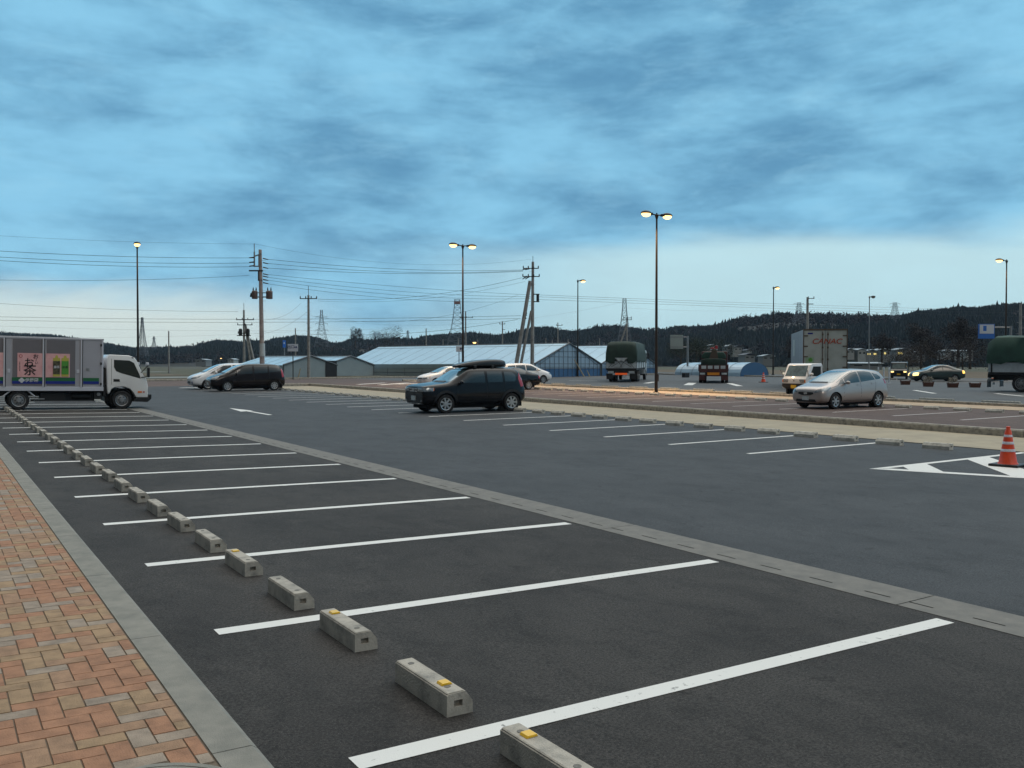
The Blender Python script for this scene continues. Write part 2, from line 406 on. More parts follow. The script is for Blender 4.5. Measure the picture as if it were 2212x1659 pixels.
def bar(p, q, w):
    p, q = G(*p), G(*q); d = Vector((q.x-p.x, q.y-p.y)); nrm = Vector((-d.y, d.x)).normalized()*w/2
    gpoly(b, [(p.x-nrm.x, p.y-nrm.y), (q.x-nrm.x, q.y-nrm.y), (q.x+nrm.x, q.y+nrm.y), (p.x+nrm.x, p.y+nrm.y)], .005)
bar((388, 838), (450, 836), .45)
for p, q in (((773, 830.5), (832, 827)), ((820, 831.5), (882, 827)), ((858, 830), (900, 828))): bar(p, q, .5)
bar((1395, 828), (1414, 825), .5); bar((1486, 832), (1496, 827), .7); bar((1575, 828), (1598, 834), .5)
bar((1975, 843), (2019, 850), .3); bar((2150, 850), (2212, 856), .3); bar((1230, 822), (1290, 823), .25)
b.build('truck_lot_markings', 'paint', kind='structure', recalc=False)
# islands: tan paving strip, then a raised concrete kerb
sheet('tan_strip', 20.35, 24.0, -12, 64.5, .012, 'tan_near', 6)
sheet('red_asphalt_link', 20.35, 24.15, 64.9, 70, 0, 'asphalt_red', 6)
sheet('truck_lot_link', 36.3, 38.9, 74, 80, 0, 'asphalt_truck', 6)
sheet('red_asphalt_edge', 36.3, 36.31, -12, 70, -.01, 'asphalt_red', 6)
sheet('tan_strip_far', 36.3, 38.9, -16, 74, .012, 'tan', 6)
def kerbrun(name, pts, hgt, w):
    b = MB()
    for (x0, y0), (x1, y1) in zip(pts, pts[1:]):
        L = math.hypot(x1-x0, y1-y0); n = max(1, int(L/2)); dx, dy = (x1-x0)/L, (y1-y0)/L
        for i in range(n):
            a, c = L*i/n+.006, L*(i+1)/n-.006
            P = [(x0+dx*t, y0+dy*t) for t in (a, c)]; nx, ny = -dy*w/2, dx*w/2
            z = [zg(*p) for p in P]
            e = .25
            rows = []
            for s_, hh in ((-1, 0), (-1, hgt*.8), (-1+e, hgt), (1-e, hgt), (1, hgt*.8), (1, 0)):
                rows.append([(P[q][0]+nx*s_, P[q][1]+ny*s_, z[q]+hh-(.02 if hh == 0 else 0)) for q in (0, 1)])
            for r0, r1 in zip(rows, rows[1:]): b.face([r0[0], r0[1], r1[1], r1[0]])
            for q in (0, 1): b.face([r[q] for r in rows])
    return b.build(name, 'concrete', kind='structure')
kerbrun('island_kerb', [(24.1, -12), (24.1, 65), (20.3, 65)], .21, .22)
kerbrun('far_island_kerb', [(39.0, -16), (39.0, 74), (36.2, 74)], .14, .2)
kerbrun('back_kerb', [(-14, 86), (78, 86)], .16, .2)
kerbrun('truck_lot_kerb', [(78, 86), (78, 52)], .16, .2)
# fields behind the lot and the public road on the right
sheet('brown_verge', -60, 40, 86.1, 96, -.02, 'brown_field', 10)
sheet('farm_field_pale', -300, 60, 100, 112, -.03, 'pale_field', 60)
sheet('farm_field_brown', -320, 30, 122, 175, -.03, 'brown_field', 60)
sheet('farm_road', -320, 40, 180, 196, -.03, 'pale_field', 60)
sheet('public_road', 80, 92, -60, 400, -.02, 'asphalt_truck', 30)
sheet('roadside_verge', 92, 150, -60, 400, -.03, 'brown_field', 30)
# ---------------------------------------------------------------- wheel stops
def stop_block():
    root = empty('wheel_stop', (0, 0, 0))
    b = MB(); L_ = .66
    prof = [(0, -.02), (0, .128), (.012, .135), (.115, .135), (.165, .070), (.168, -.02)]
    b.prism(prof, 0, L_, 'Y')
    # recessed rectangular socket in each end
    for y_ in (0, L_):
        f = [q for q in b.b.faces if all(abs(v.co.y-y_) < 1e-6 for v in q.verts)][0]
        b.b.faces.remove(f)
        out = [v for v in b.b.verts if abs(v.co.y-y_) < 1e-6]
        hole = [(.045, .050), (.045, .088), (.100, .088), (.100, .050)]
        hv = [b.b.verts.new((x, y_, z)) for x, z in hole]
        iv = [b.b.verts.new((x, y_+(.035 if y_ == 0 else -.035), z)) for x, z in hole]
        o_ = [min(out, key=lambda v: abs(v.co.x-p[0])+abs(v.co.z-p[1])) for p in prof]
        nf = b.b.faces.new
        nf((o_[0], o_[1], hv[1], hv[0])); nf((o_[1], o_[2], o_[3], hv[2], hv[1])); nf((o_[3], o_[4], hv[3], hv[2])); nf((o_[4], o_[5], o_[0], hv[0], hv[3]))
        for i in range(4): nf((hv[i], hv[(i+1) % 4], iv[(i+1) % 4], iv[i]))
        nf(iv)
    bmesh.ops.recalc_face_normals(b.b, faces=b.b.faces)
    es = [e for e in b.b.edges if len(e.link_faces) == 2 and e.calc_face_angle(0) > .6 and all(v.co.z > .1 for v in e.verts)]
    bmesh.ops.bevel(b.b, geom=es, offset=.006, segments=2, affect='EDGES')
    body = b.build('block', 'concrete', root)
    for y_ in (.10, L_-.10):
        b = MB(); b.lathe([(.020, .1352), (.020, .1372), (.014, .1375), (.012, .1362), (.0005, .1362)], (.058, y_, 0), n=14)
        b.build('bolt_hole', 'concrete_gutter', body, smooth=True)
    return root
SB = stop_block()
def add_marker(root, y_):
    b = MB(); b.prism([(.030, .1355), (.038, .149), (.092, .149), (.100, .1355)], y_-.032, y_+.032, 'Y')
    b.build('reflector', 'marker', root, bevel=.002)
used = False
def put_stop(x, yn, label, group, rz=0, mk=None):
    global used
    o = SB if not used else copy_tree(SB)
    used = True
    jx, jr = random.uniform(-.012, .012), random.uniform(-.012, .012)
    o.location = (x+jx, yn, zg(x, yn)-.002); o.rotation_euler = (math.atan(B_), 0, rz+jr)
    tag(o, label, 'wheel stop', group)
    o.name = 'wheel_stop'
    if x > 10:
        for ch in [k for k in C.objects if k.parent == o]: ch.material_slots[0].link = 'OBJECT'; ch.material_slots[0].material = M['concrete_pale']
    return o
pos = []
for k in range(-1, 16): pos += [(3.14+2.512*(k), 'b', k), (4.34+2.512*k, 'a', k)]
pos = sorted(p for p in pos if 2.5 < p[0] < 40)
MK = {0: .50, 1: .15, 2: .53, 4: .53}
marks = []
extra = {0: 'wheel stop cut off by the bottom photo edge, yellow marker near its far end',
         1: 'nearest whole wheel stop, yellow marker close to its socketed end',
         2: 'wheel stop beside the second painted line, small yellow marker at its far end',
         3: 'unmarked wheel stop between two with yellow markers, fourth from the camera by the bricks',
         4: 'small yellow marked wheel stop by the third painted line, farthest of the marked ones'}
for i, (yy, t_, k) in enumerate(pos):
    lab = extra.get(i, '%s concrete wheel stop from the camera in the row along the brick pavement' % ORD[i])
    o = put_stop(2.40, yy, lab, 'wheel stops along the brick pavement'); marks.append(o)
def other_rows():
    i = 0
    for k in range(-2, 22):
        for off in (-.02, 1.24):
            yfar = 13.52+2.49*k+off
            if yfar < 11.8 or yfar > 62: continue
            if 56.0 < yfar < 58.2: pass
            o = put_stop(19.58, yfar-.0, '%s pale wheel stop from the traffic cone in the row before the near tan strip' % ORD[min(i, 39)], 'wheel stops before the near tan strip', rz=math.pi); i += 1
    i = 0
    for k in range(-3, 18):
        for off in (0, 1.28):
            y_ = 17.05+2.57*k+off
            if y_ < 14 or y_ > 62: continue
            o = put_stop(34.4, y_+.7, '%s wheel stop from the right in the reddish lot row before the far tan strip' % ORD[min(i, 39)], 'wheel stops before the far tan strip', rz=math.pi); i += 1
    for i in range(15):
        y_ = 18+i*3.1
        o = put_stop(40.7, y_, '%s wheel stop from the right behind the far tan strip, on the truck lot side' % ORD[i], 'wheel stops on the truck lot side')
        o.scale = (1.2, 2.6, 1.1)
other_rows()
for i, yv in MK.items(): add_marker(marks[i], yv)
# ================================================================ background
M['cedar'] = mat('cedar_foliage', (.020, .030, .027), .95, spec=.2, n=1, nscale=.15, ndetail=5, col2=(.009, .016, .016))
M['bare_wood'] = mat('bare_wood_canopy', (.030, .025, .024), .95, n=.5, nscale=.2, ndetail=4)
M['hill_soil'] = mat('hill_soil', (.028, .030, .024), .95, n=.4, nscale=.05)
M['pylon'] = mat('pylon_steel', (.12, .14, .17), .7)
M['pylon_red'] = mat('pylon_red_paint', (.30, .16, .15), .6)
def D2(pts, u):
    if u <= pts[0][0]: return pts[0][1]
    for (a, va), (b_, vb) in zip(pts, pts[1:]):
        if u <= b_: return va+(vb-va)*(u-a)/(b_-a)
    return pts[-1][1]
RIDGE = [(-700, 700), (-300, 722), (0, 716), (120, 722), (220, 736), (252, 742), (286, 747.5), (320, 748.5), (370, 747), (414, 745.5), (438, 738.7), (465, 733), (499, 733), (525, 737), (546, 734), (573, 735), (600, 728.6), (623, 725.3), (650, 722.9), (687, 727), (717, 738), (730, 740), (748, 734), (767, 726), (782, 731.6), (819, 730.5), (840, 727), (862, 727), (896, 729.5), (926, 722), (969, 719.8), (1022, 716.6), (1054, 722), (1093, 721), (1119, 712.3), (1153, 704), (1192, 703.5), (1211, 710.8), (1245, 712), (1270, 708.4), (1294, 701), (1326, 700), (1363, 704.7), (1400, 708.4), (1437, 709.6), (1456, 703.5), (1510, 704.7), (1547, 702.2), (1571, 693.6), (1589, 687), (1609, 683), (1633, 683.3), (1650, 678), (1696, 675), (1738, 677.8), (1777, 678), (1824, 680.6), (1861, 678.7), (1912, 680.3), (1955, 678.3), (1982, 669), (2047, 665), (2068, 659), (2098, 664), (2129, 660), (2166, 655), (2211, 655), (2400, 640), (2700, 655), (3000, 690)]
DIST = [(-700, 1150), (0, 1100), (500, 950), (760, 1000), (1100, 950), (1400, 880), (1600, 760), (1900, 700), (2200, 660), (3000, 700)]
def hill():
    us = [-700+12*i for i in range(309)]; T_ = [0, .12, .25, .4, .55, .7, .85, 1, 1.2, 1.6]
    b = MB(); rows = []
    for u in us:
        D = D2(DIST, u); th = 8.5 if u > 1400 else 9
        zr = CAMH+(789-D2(RIDGE, u))/FPX*D-th
        row = []
        for t in T_:
            d = D*(.62+.38*t); P = PD(u, 789, d)
            s = min(t, 1); s = s*s*(3-2*s)
            z = .6+(zr-.6)*s if t <= 1 else zr-(t-1)*22
            z += noise.noise(Vector((P.x*.012, P.y*.012, 0)))*2.5*min(1, t*2)*(0 if t == 1 else 1)
            row.append(b.b.verts.new((P.x, P.y, z)))
        rows.append(row)
    for A, B in zip(rows, rows[1:]):
        for i in range(len(T_)-1): b.b.faces.new((A[i], B[i], B[i+1], A[i+1]))
    o = b.build('hills', 'hill_soil', smooth=True, kind='structure')
    bm = bmesh.new(); bm.from_mesh(o.data); return BVHTree.FromBMesh(bm)
HB = hill()
def wood(name, m, kind):
    """thousands of small conifers / bare crowns covering the hillsides"""
    V, Fc = [], []
    rnd = random.Random(5 if kind == 'con' else 9)
    n = 26000 if kind == 'con' else 5200
    for _ in range(n):
        u = rnd.uniform(-250, 2450); D = D2(DIST, u)
        ridge = rnd.random() < .30
        t = rnd.uniform(.93, 1.03) if ridge else rnd.uniform(.03, 1)**.8
        pp = PD(u, 789, D*(.62+.38*t))
        nz_ = noise.noise(Vector((pp.x*.010+3, pp.y*.010, 4)))
        lo_ = t < .16
        if kind == 'con' and (nz_ > .18 and not ridge): continue
        if kind != 'con' and (nz_ < .12 or (ridge and nz_ < .45)) and not (lo_ and nz_ > -.1): continue
        h_ = HB.ray_cast(Vector((pp.x, pp.y, 400)), Vector((0, 0, -1)))[0]
        if h_ is None: continue
        z = h_.z
        if kind == 'con':
            H = rnd.uniform(6, 9.2); R = H*rnd.uniform(.28, .46)
            if rnd.random() < .02: H *= 1.25
            ly = rnd.choice((2, 3)) if kind == 'con' else 3; ns = 5
            for k in range(ly):
                zb = z+H*(.08+.80*k/ly); zt = min(z+H, zb+H*(.92/ly+.16)) if k < ly-1 else z+H
                r = R*(1-.80*k/ly)
                i0 = len(V); a0 = rnd.uniform(0, 6)
                for i in range(ns):
                    rr = r*rnd.uniform(.65, 1.2); a = a0+i*6.283/ns
                    V.append((h_.x+rr*math.cos(a), h_.y+rr*math.sin(a), zb-rnd.uniform(0, .08)*H))
                V.append((h_.x+rnd.uniform(-.2, .2), h_.y+rnd.uniform(-.2, .2), zt))
                Fc += [(i0+i, i0+(i+1) % ns, i0+ns) for i in range(ns)]
        else:
            H = rnd.uniform(6, 10); R = H*rnd.uniform(.28, .4)
            for _k in range(20):                   # loose leaf clumps
                a = rnd.uniform(0, 6.283); w_ = rnd.random()**.5*R; hh = z+H*rnd.uniform(.35, 1)
                w_ *= 1-abs((hh-z)/H-.62)*1.2
                cx_, cy_ = h_.x+w_*math.cos(a), h_.y+w_*math.sin(a); i0 = len(V); q = rnd.uniform(.8, 1.5)
                for _j in range(3): V.append((cx_+rnd.uniform(-q, q), cy_+rnd.uniform(-q, q), hh+rnd.uniform(-q, q)))
                Fc.append((i0, i0+1, i0+2))
    me = bpy.data.meshes.new(name); me.from_pydata(V, [], Fc); me.materials.append(M[m])
    o = bpy.data.objects.new(name, me); C.objects.link(o)
    return o
tag(wood('cedar_forest', 'cedar', 'con'), 'dark cedar forest covering the hills behind the car park', 'forest', kind='stuff')
tag(wood('bare_forest', 'bare_wood', 'dec'), 'brownish leafless woodland patches between the dark cedars on the hills', 'woodland', kind='stuff')
# ---------------------------------------------------------------- lit car park lamps
M['lamp_lens'] = mat('lamp_lens', (.9, .8, .6), .3, emit=(1, .60, .20), estr=3.4)
M['lamp_lens_far'] = mat('lamp_lens_far', (.9, .8, .6), .3, emit=(1, .74, .38), estr=6)
def lamp_head(parent, c, ang, m='lamp_lens', scale=1.12, on=True, power=900):
    """bronze clam shell on a stub arm with a glowing lens beneath"""
    ca, sa = math.cos(ang), math.sin(ang); k = scale
    def W_(x, y, z): return (c[0]+(x*ca-y*sa)*k, c[1]+(x*sa+y*ca)*k, c[2]+z*k)
    b = MB(); b.cyl(W_(-.02, 0, 0), W_(.42, 0, .02), .035*k, n=10); b.box(W_(.44, 0, .02), (.22*k, .16*k, .12*k), rz=ang)
    b.build('arm', 'bronze', parent, smooth=True)
    b = MB(); b.sph((0, 0, 0), (.66*k, .46*k, .30*k), 20)
    g = [v for v in b.b.verts if v.co.z < -.02*k]
    for v in g: v.co.z = -.02*k
    h = b.build('lamp_head', 'bronze', parent, smooth=True, recalc=True)
    h.location = W_(.76, 0, .03); h.rotation_euler = (0, 0, ang)
    b = MB(); b.sph((0, 0, -.03*k), (.56*k, .40*k, .34*k), 18)
    l = b.build('lens', m if on else 'steel', h, smooth=True)
    if on and power:
        ld = bpy.data.lights.new('lamp_light', 'SPOT'); ld.energy = power; ld.color = (1, .62, .28); ld.spot_size = math.radians(112); ld.spot_blend = .8; ld.shadow_soft_size = .15
        lo = bpy.data.objects.new('lamp_light', ld); C.objects.link(lo); lo.parent = parent; p = W_(.76, 0, -.2); lo.location = p
def lamp(base, H, heads, label, lean=0, group='lit lamp posts of the car park', m='lamp_lens', r=.075, on=True, power=900, mpole='bronze'):
    x, y = base; root = empty('lamp_post', (x, y, zg(x, y)), 0, label, 'lamp post', group)
    b = MB(); b.cyl((0, 0, 0), (0, 0, H), r*1.35, r*.7, n=14); b.cyl((0, 0, -.02), (0, 0, .05), r*2.6, n=14)
    b.build('pole', mpole, root, smooth=True)
    b = MB(); b.box((r*1.3, -.02, .9), (.08, .13, .42)); b.build('service_hatch', mpole, root, bevel=.01)
    b = MB(); b.lathe([(r*.7, -.28), (.12, -.04), (.13, 0), (.05, .03), (.04, .12)], (0, 0, H), n=12); b.build('bracket', mpole, root, smooth=True)
    for a in heads: lamp_head(root, (0, 0, H), a, m, on=on, power=power)
    return root
def onray(u, d): P = PD(u, 789, d); return (P.x, P.y)
PI = math.pi
lamp((37.0, 40.8), 10.75, (PI, 0), 'tall twin-headed lamp post on the far tan strip, nearest and highest of the lit lamps', power=2600)
lamp(onray(1000, 70), 10.85, (PI, 0), 'twin-headed lit lamp post rising behind the black car with the roof box', power=2200)
lamp(onray(298.5, 71), 11.0, (-1.75,), 'dark single lit lamp post rising behind the cab of the white delivery truck', power=500)
lamp(onray(1248, 102), 10.9, (PI/2*.1,), 'slim single lit lamp post in front of the greenhouse gables', m='lamp_lens', power=500)
lamp(onray(1670, 112), 10.9, (PI/2*.1,), 'single lit lamp post on the hill skyline left of the white box truck', m='lamp_lens', power=0)
lamp(onray(2172, 84), 11.2, (PI*.9,), 'single lit lamp post on the right hill skyline above the blue map board', power=1500)
lamp(onray(1877, 124), 10.6, (0,), 'unlit pale steel lamp post standing behind the silver hatchback', group=None, on=False, mpole='steel')
lamp(onray(1034.5, 150), 4.9, (PI,), 'small glowing lamp seen just above the long greenhouse roof', m='lamp_lens', group=None, power=0, r=.05)
lamp(onray(482.5, 330), 3.6, (PI,), 'tiny lit lamp far away at the foot of the left hills', m='lamp_lens', group=None, power=0, r=.1)
# ---------------------------------------------------------------- utility poles
def pole(u, d, vtop, label, r=.17, arms=(), extra=None, lean=0, mat_='concrete_pole', vbase=None, group='utility poles', rod=0):
    P = PD(u, 789, d); zb = zg(P.x, P.y)-.4; zt = PD(u, vtop, d).z
    root = empty('utility_pole', (P.x, P.y, zb), -YAW, label, 'utility pole', group)   # local x = across the view
    H = zt-zb
    b = MB(); b.cyl((0, 0, 0), (lean*H, 0, H), r*1.25, r*.75, n=12); b.build('pole', mat_, root, smooth=True)
    if rod:
        b = MB(); b.cyl((lean*H, 0, H-.3), (lean*H, 0, H+rod), .03, n=6); b.build('earth_rod', 'insul', root)
    if d < 110:
        b = MB()
        for k in range(int(H/.45)-5): b.cyl((0, 0, 2.2+k*.45), ((-1)**k*(r+.16), 0, 2.2+k*.45), .012, n=5)
        b.build('climbing_steps', 'steel', root)
    for (v, x0, x1, ins) in arms:
        z = PD(u, v, d).z-zb; x0, x1 = (x0*d/FPX, x1*d/FPX)
        b = MB(); b.box(((x0+x1)/2, -.12, z), (abs(x1-x0), .09, .09)); c = b.build('crossarm', 'insul', root)
        b = MB(); k = ins
        for i in range(k):
            x = x0+(x1-x0)*(i+.08)/(k-1+.16) if k > 1 else x0
            b.lathe([(.03, .04), (.07, .08), (.05, .12), (.08, .16), (.05, .20), (.03, .28)], (x, -.12, z), n=8)
        if k: b.build('insulators', 'insul', c)
    if extra: extra(root, d, zb)
    return root
def zat(u, v, d): return PD(u, v, d).z
M['transformer'] = mat('transformer_tank', (.16, .12, .11), .5, n=.3, nscale=3)
def main_extra(root, d, zb):
    k = d/FPX
    def z(v): return zat(566, v, d)-zb
    # cranked frame left of the pole that carries the high-voltage lines
    b = MB(); b.cyl((-15.5*k, -.1, z(577)), (-15.5*k, -.1, z(545)), .07, n=8); b.cyl((-15.5*k, -.1, z(548)), (-15.5*k, -.1, z(527)), .035, n=6)
    b.box((-8*k, -.1, z(552)), (17*k, .08, .1), ry=-.35); b.box((-8*k, -.1, z(576)), (17*k, .08, .1)); b.cyl((-6*k, -.1, z(576)), (-6*k, -.1, z(550)), .05, n=6)
    b.build('bracket_frame', 'steel', root)
    b = MB()
    for v in (557, 567, 575): b.cyl((-15*k, -.15, z(v)), (-26*k, -.15, z(v+.8)), .075, .05, n=7)
    b.build('insulators', 'insul', root)
    b = MB()
    for v in (559, 568, 578, 592, 597, 604, 611): b.cyl((3*k, -.1, z(v)), (13*k, .1, z(v+2)), .06, .045, n=7)
    b.build('insulators', 'insul', root)
    b = MB(); b.box((-12*k, -.1, z(585.5)), (30*k, .12, .12)); b.cyl((-7*k, -.1, z(586)), (-7*k, -.1, z(607)), .05, n=6); b.box((-4*k, -.1, z(606)), (8*k, .1, .1)); b.build('crossarm', 'insul', root)
    for x, rr in ((-15.5, 6.2), (16, 7.0)):
        b = MB(); r = rr*k
        b.lathe([(r*.9, z(646)), (r, z(645)), (r, z(631)), (r*1.08, z(630.5)), (r*.8, z(628.5)), (r*.3, z(628))], (x*k, -.05, 0), n=16)
        t = b.build('transformer', 'transformer', root, smooth=True)
        b = MB()
        for q in (-.5, .5): b.lathe([(.04, 0), (.07, .1), (.05, .2), (.03, .32)], (x*k+q*r, -.05, z(629)), n=8)
        b.build('bushing', 'insul', t)
    b = MB(); b.box((0, -.1, z(642)), (34*k, .1, .1)); b.box((0, -.1, z(633)), (30*k, .08, .08)); b.build('transformer_bracket', 'steel', root)
    b = MB(); b.cyl((-22*k, -.1, z(634)), (-24*k, -.1, z(642)), .09, n=8); b.cyl((-17*k, -.1, z(630)), (-24*k, -.1, z(634)), .025, n=6); b.build('cutout_switch', 'insul', root)
    b = MB(); b.cyl((0, -.02, z(770)), (0, -.02, z(742)), .25, .24, n=12); b.build('plastic_guard', 'plate', root, smooth=True)
M['concrete_pole_near'] = mat('concrete_pole_near', (.44, .38, .36), .85, n=.35, nscale=3)
pole(567, 80, 540, 'thick pale utility pole carrying two brown transformers, tallest pole left of centre', r=.19, extra=main_extra, mat_='concrete_pole_near', lean=-.012)
def small_tr(root, d, zb):
    k = d/FPX
    def z(v): return zat(530, v, d)-zb
    for x in (-7, 9):
        b = MB(); b.lathe([(3.6*k, z(724)), (3.9*k, z(723)), (3.9*k, z(712)), (2*k, z(710))], (x*k, -.1, 0), n=12); b.build('transformer', 'insul', root, smooth=True)
    b = MB(); b.box((0, -.1, z(725)), (30*k, .1, .12)); b.build('transformer_bracket', 'insul', root)
    for x1 in (13, 22):
        b = MB(); b.cyl((2*k, .2, z(700)), (x1*k, .3, z(790)), .14, .16, n=10); b.build('stay_prop', 'concrete_pole', root, smooth=True)
pole(527.5, 125, 670, 'distant utility pole with two small transformers and slanting props', arms=((691, -16, 22, 4), (702, -14, 19, 3), (720, -13, 4, 2)), extra=small_tr, rod=1.0)
pole(667, 97, 638, 'slender utility pole with one wide crossarm in front of the small greenhouse', r=.15, arms=((645.5, -18, 19, 4),), rod=1.0)
def props(root, d, zb):
    k = d/FPX
    def z(v): return zat(1148, v, d)-zb
    b = MB(); b.cyl((-4.5*k, -.3, z(608)), (-34*k, -.3, z(785)), .19, .22, n=12); p = b.build('stay_prop', 'concrete_pole', root, smooth=True)
    b = MB(); b.cyl((-2*k, -.2, z(672)), (-24*k, -.2, z(785)), .13, .15, n=12); b.build('stay_prop', 'concrete_pole', root, smooth=True)
    b = MB()
    for v, x in ((677, -15.5), (681, -16), (688, -17)): b.box((x*k, -.3, z(v)), (9*k, .3, .12))
    b.build('clamp', 'insul', root)
    b = MB(); b.box((9*k, -.1, z(636)), (13*k, .08, .1)); b.box((9*k, -.1, z(652)), (13*k, .08, .1)); b.cyl((13*k, -.1, z(636)), (13*k, -.1, z(652)), .1, n=8); b.cyl((10*k, -.1, z(636)), (10*k, -.1, z(652)), .05, n=8)
    b.build('bracket_frame', 'insul', root)
    b = MB()
    for v, dv in ((583, 1), (600, 4)):
        for x in (-6, -12): b.cyl((x*k, -.3, z(v-2)), ((x-9)*k, -.3, z(v+dv)), .09, .04, n=7)
    b.build('insulators', 'insul', root)
pole(1149.5, 95, 566, 'utility pole with long slanting concrete prop beside the big greenhouse', r=.18, arms=((580.5, -20, 14, 4), (598, -21, 16, 4)), extra=props, rod=.6, lean=.006)
pole(1743.5, 120, 642, 'utility pole with a square bracket rising behind the white box truck', r=.2, arms=((645, 0, 14, 2), (657, 0, 12, 0)))
pole(365, 150, 715, 'thin bare pole standing alone in the field behind the delivery truck', r=.13, group='thin poles in the fields')
pole(638.5, 150, 709, 'thin pole behind the exit sign rising above the ridge', r=.12, group='thin poles in the fields')
pole(920.7, 170, 709.7, 'thin pole rising behind the long greenhouse roof, left of the twin lamp', r=.13, group='thin poles in the fields')
pole(1006, 170, 673, 'crossarm pole hidden partly by the twin lamp post', r=.15, arms=((686.5, -13, 16, 3),), group='thin poles in the fields')
pole(1085.4, 180, 694, 'thin pole with a small box above the greenhouse roof', r=.14, arms=((700, -7, 6, 2), (712, 0, 6, 1)), group='thin poles in the fields')
pole(1205, 190, 697, 'thin pole with short arm behind the greenhouse gable', r=.13, arms=((703, -4, 10, 2),), group='thin poles in the fields')
def strut(root, d, zb):
    k = d/FPX; b = MB(); b.cyl((0, 0, zat(1354, 700, d)-zb), (-13*k, 0, zat(1354, 740, d)-zb), .14, n=8); b.build('stay_prop', 'concrete_pole', root)
pole(1354, 160, 686, 'pole with two short crossarms and a prop behind the green tarpaulin truck', r=.15, arms=((687, -8, 10, 3), (691, -9, 10, 3)), extra=strut, group='thin poles in the fields')
pole(2203, 72, 655, 'pale pole at the right edge behind the second tarpaulin truck', r=.12, group='thin poles in the fields')
for i, (u, vt) in enumerate(((957, 733), (990, 731), (1032, 733), (1179, 731), (1193, 734), (1227, 733), (1295, 731))):
    pole(u, 200, vt, '%s of the short distant posts above the greenhouse roofs' % ('leftmost', 'second from the left', 'third from the left', 'middle', 'third from the right', 'second from the right', 'rightmost')[i], r=.12, group='short posts beyond the greenhouses')
# ---------------------------------------------------------------- lattice pylons
def pylon(u, d, vt, vb, wb, label, arms=(), red=False, wtop=.9, t=.16):
    P = PD(u, 789, d); zt, zb = PD(u, vt, d).z, PD(u, vb, d).z-6
    root = empty('pylon', (P.x, P.y, zb), -YAW, label, 'pylon', 'lattice pylons on the skyline')
    H = zt-zb; n = 9; b = MB()
    def w(z): s = z/H; return (wb*(1-s)**1.6+wtop)/2
    for i in range(n):
        z0, z1 = H*(1-(1-i/n)**1.15), H*(1-(1-(i+1)/n)**1.15); a, c = w(z0), w(z1)
        co0 = [(-a, -a), (a, -a), (a, a), (-a, a)]; co1 = [(-c, -c), (c, -c), (c, c), (-c, c)]
        for k in range(4):
            j = (k+1) % 4
            b.cyl((*co0[k], z0), (*co1[k], z1), t, n=4, cap=False)
            b.cyl((*co0[k], z0), (*co1[j], z1), t*.6, n=3, cap=False); b.cyl((*co0[j], z0), (*co1[k], z1), t*.6, n=3, cap=False)
            b.cyl((*co1[k], z1), (*co1[j], z1), t*.6, n=3, cap=False)
    b.build('lattice_mast', 'pylon', root)
    for v, hw in arms:
        z = PD(u, v, d).z-zb; b = MB(); x = hw*d/FPX
        for s in (-1, 1):
            b.cyl((0, 0, z+.8), (s*x, 0, z), t*.7, n=4); b.cyl((0, 0, z-.6), (s*x, 0, z), t*.6, n=4); b.cyl((s*x, 0, z), (s*x, 0, z-1.2), t*.7, n=4)
        b.build('crossarm', 'pylon', root)
    if red:
        b = MB(); b.box((0, 0, H-2), (w(H)*2+.5, w(H)*2+.5, 1.6)); b.build('painted_top', 'pylon_red', root)
pylon(308, 540, 686, 748, 4.8, 'lattice pylon standing close behind the dark single lamp post', t=.17)
pylon(333, 900, 727, 746, 5, 'tiny pylon on the ridge right of the dark single lamp post', arms=((731, 4),))
pylon(695, 560, 670, 729, 7, 'armed lattice pylon right of the slender utility pole', arms=((684.5, 12), (698.5, 13), (713, 14)), wtop=1.2, t=.10)
pylon(988, 540, 647, 727, 9, 'pylon with a red and white top left of the twin lamp post', red=True, wtop=3.2, t=.11, arms=((650, 6),))
pylon(1348.6, 520, 645, 715, 5.5, 'lattice pylon above the rear of the green tarpaulin truck', wtop=1.8, t=.12)
pylon(881, 900, 714, 728, 4, 'tiny distant pylon above the middle of the long greenhouse', t=.2, arms=((717, 3),))
pylon(1725, 640, 654, 680, 6, 'hazy wide-armed pylon on the ridge left of the bracket pole', arms=((656, 11), (662, 7)), wtop=2, t=.10)
pylon(1932, 640, 654, 680, 6, 'hazy wide-armed pylon on the ridge above the silver hatchback', arms=((656, 11), (662, 9)), wtop=2, t=.10)
# ---------------------------------------------------------------- wires (each one a sagging cable)
def wire(p, q, vm, label, r=.016, group='overhead cables'):
    a = PD(*p); c = PD(*q); n = 14
    um, dm = (p[0]+q[0])/2, None
    mid = (a+c)/2; rel = mid-CAM; dd = rel.dot(F_); umid = 1106+FPX*rel.dot(R_)/dd
    zt = PD(umid, vm, dd).z; sag = mid.z-zt
    cu = bpy.data.curves.new('cable', 'CURVE'); cu.dimensions = '3D'; cu.bevel_depth = r*.78; cu.bevel_resolution = 1; cu.use_fill_caps = True
    s = cu.splines.new('POLY'); s.points.add(n)
    for i in range(n+1):
        t = i/n; P = a.lerp(c, t); P.z -= sag*4*t*(1-t); s.points[i].co = (*P, 1)
    t_ = bpy.data.objects.new('tmp', cu); C.objects.link(t_)
    me = bpy.data.meshes.new_from_object(t_.evaluated_get(bpy.context.evaluated_depsgraph_get())); bpy.data.objects.remove(t_)
    me.materials.clear(); me.materials.append(M['wire']); o = bpy.data.objects.new('cable', me); C.objects.link(o)
    return tag(o, label, 'cable', group)
gL = 'cables from the transformer pole out of the left edge'
HL = ['highest', 'second highest', 'third highest', 'lowest']
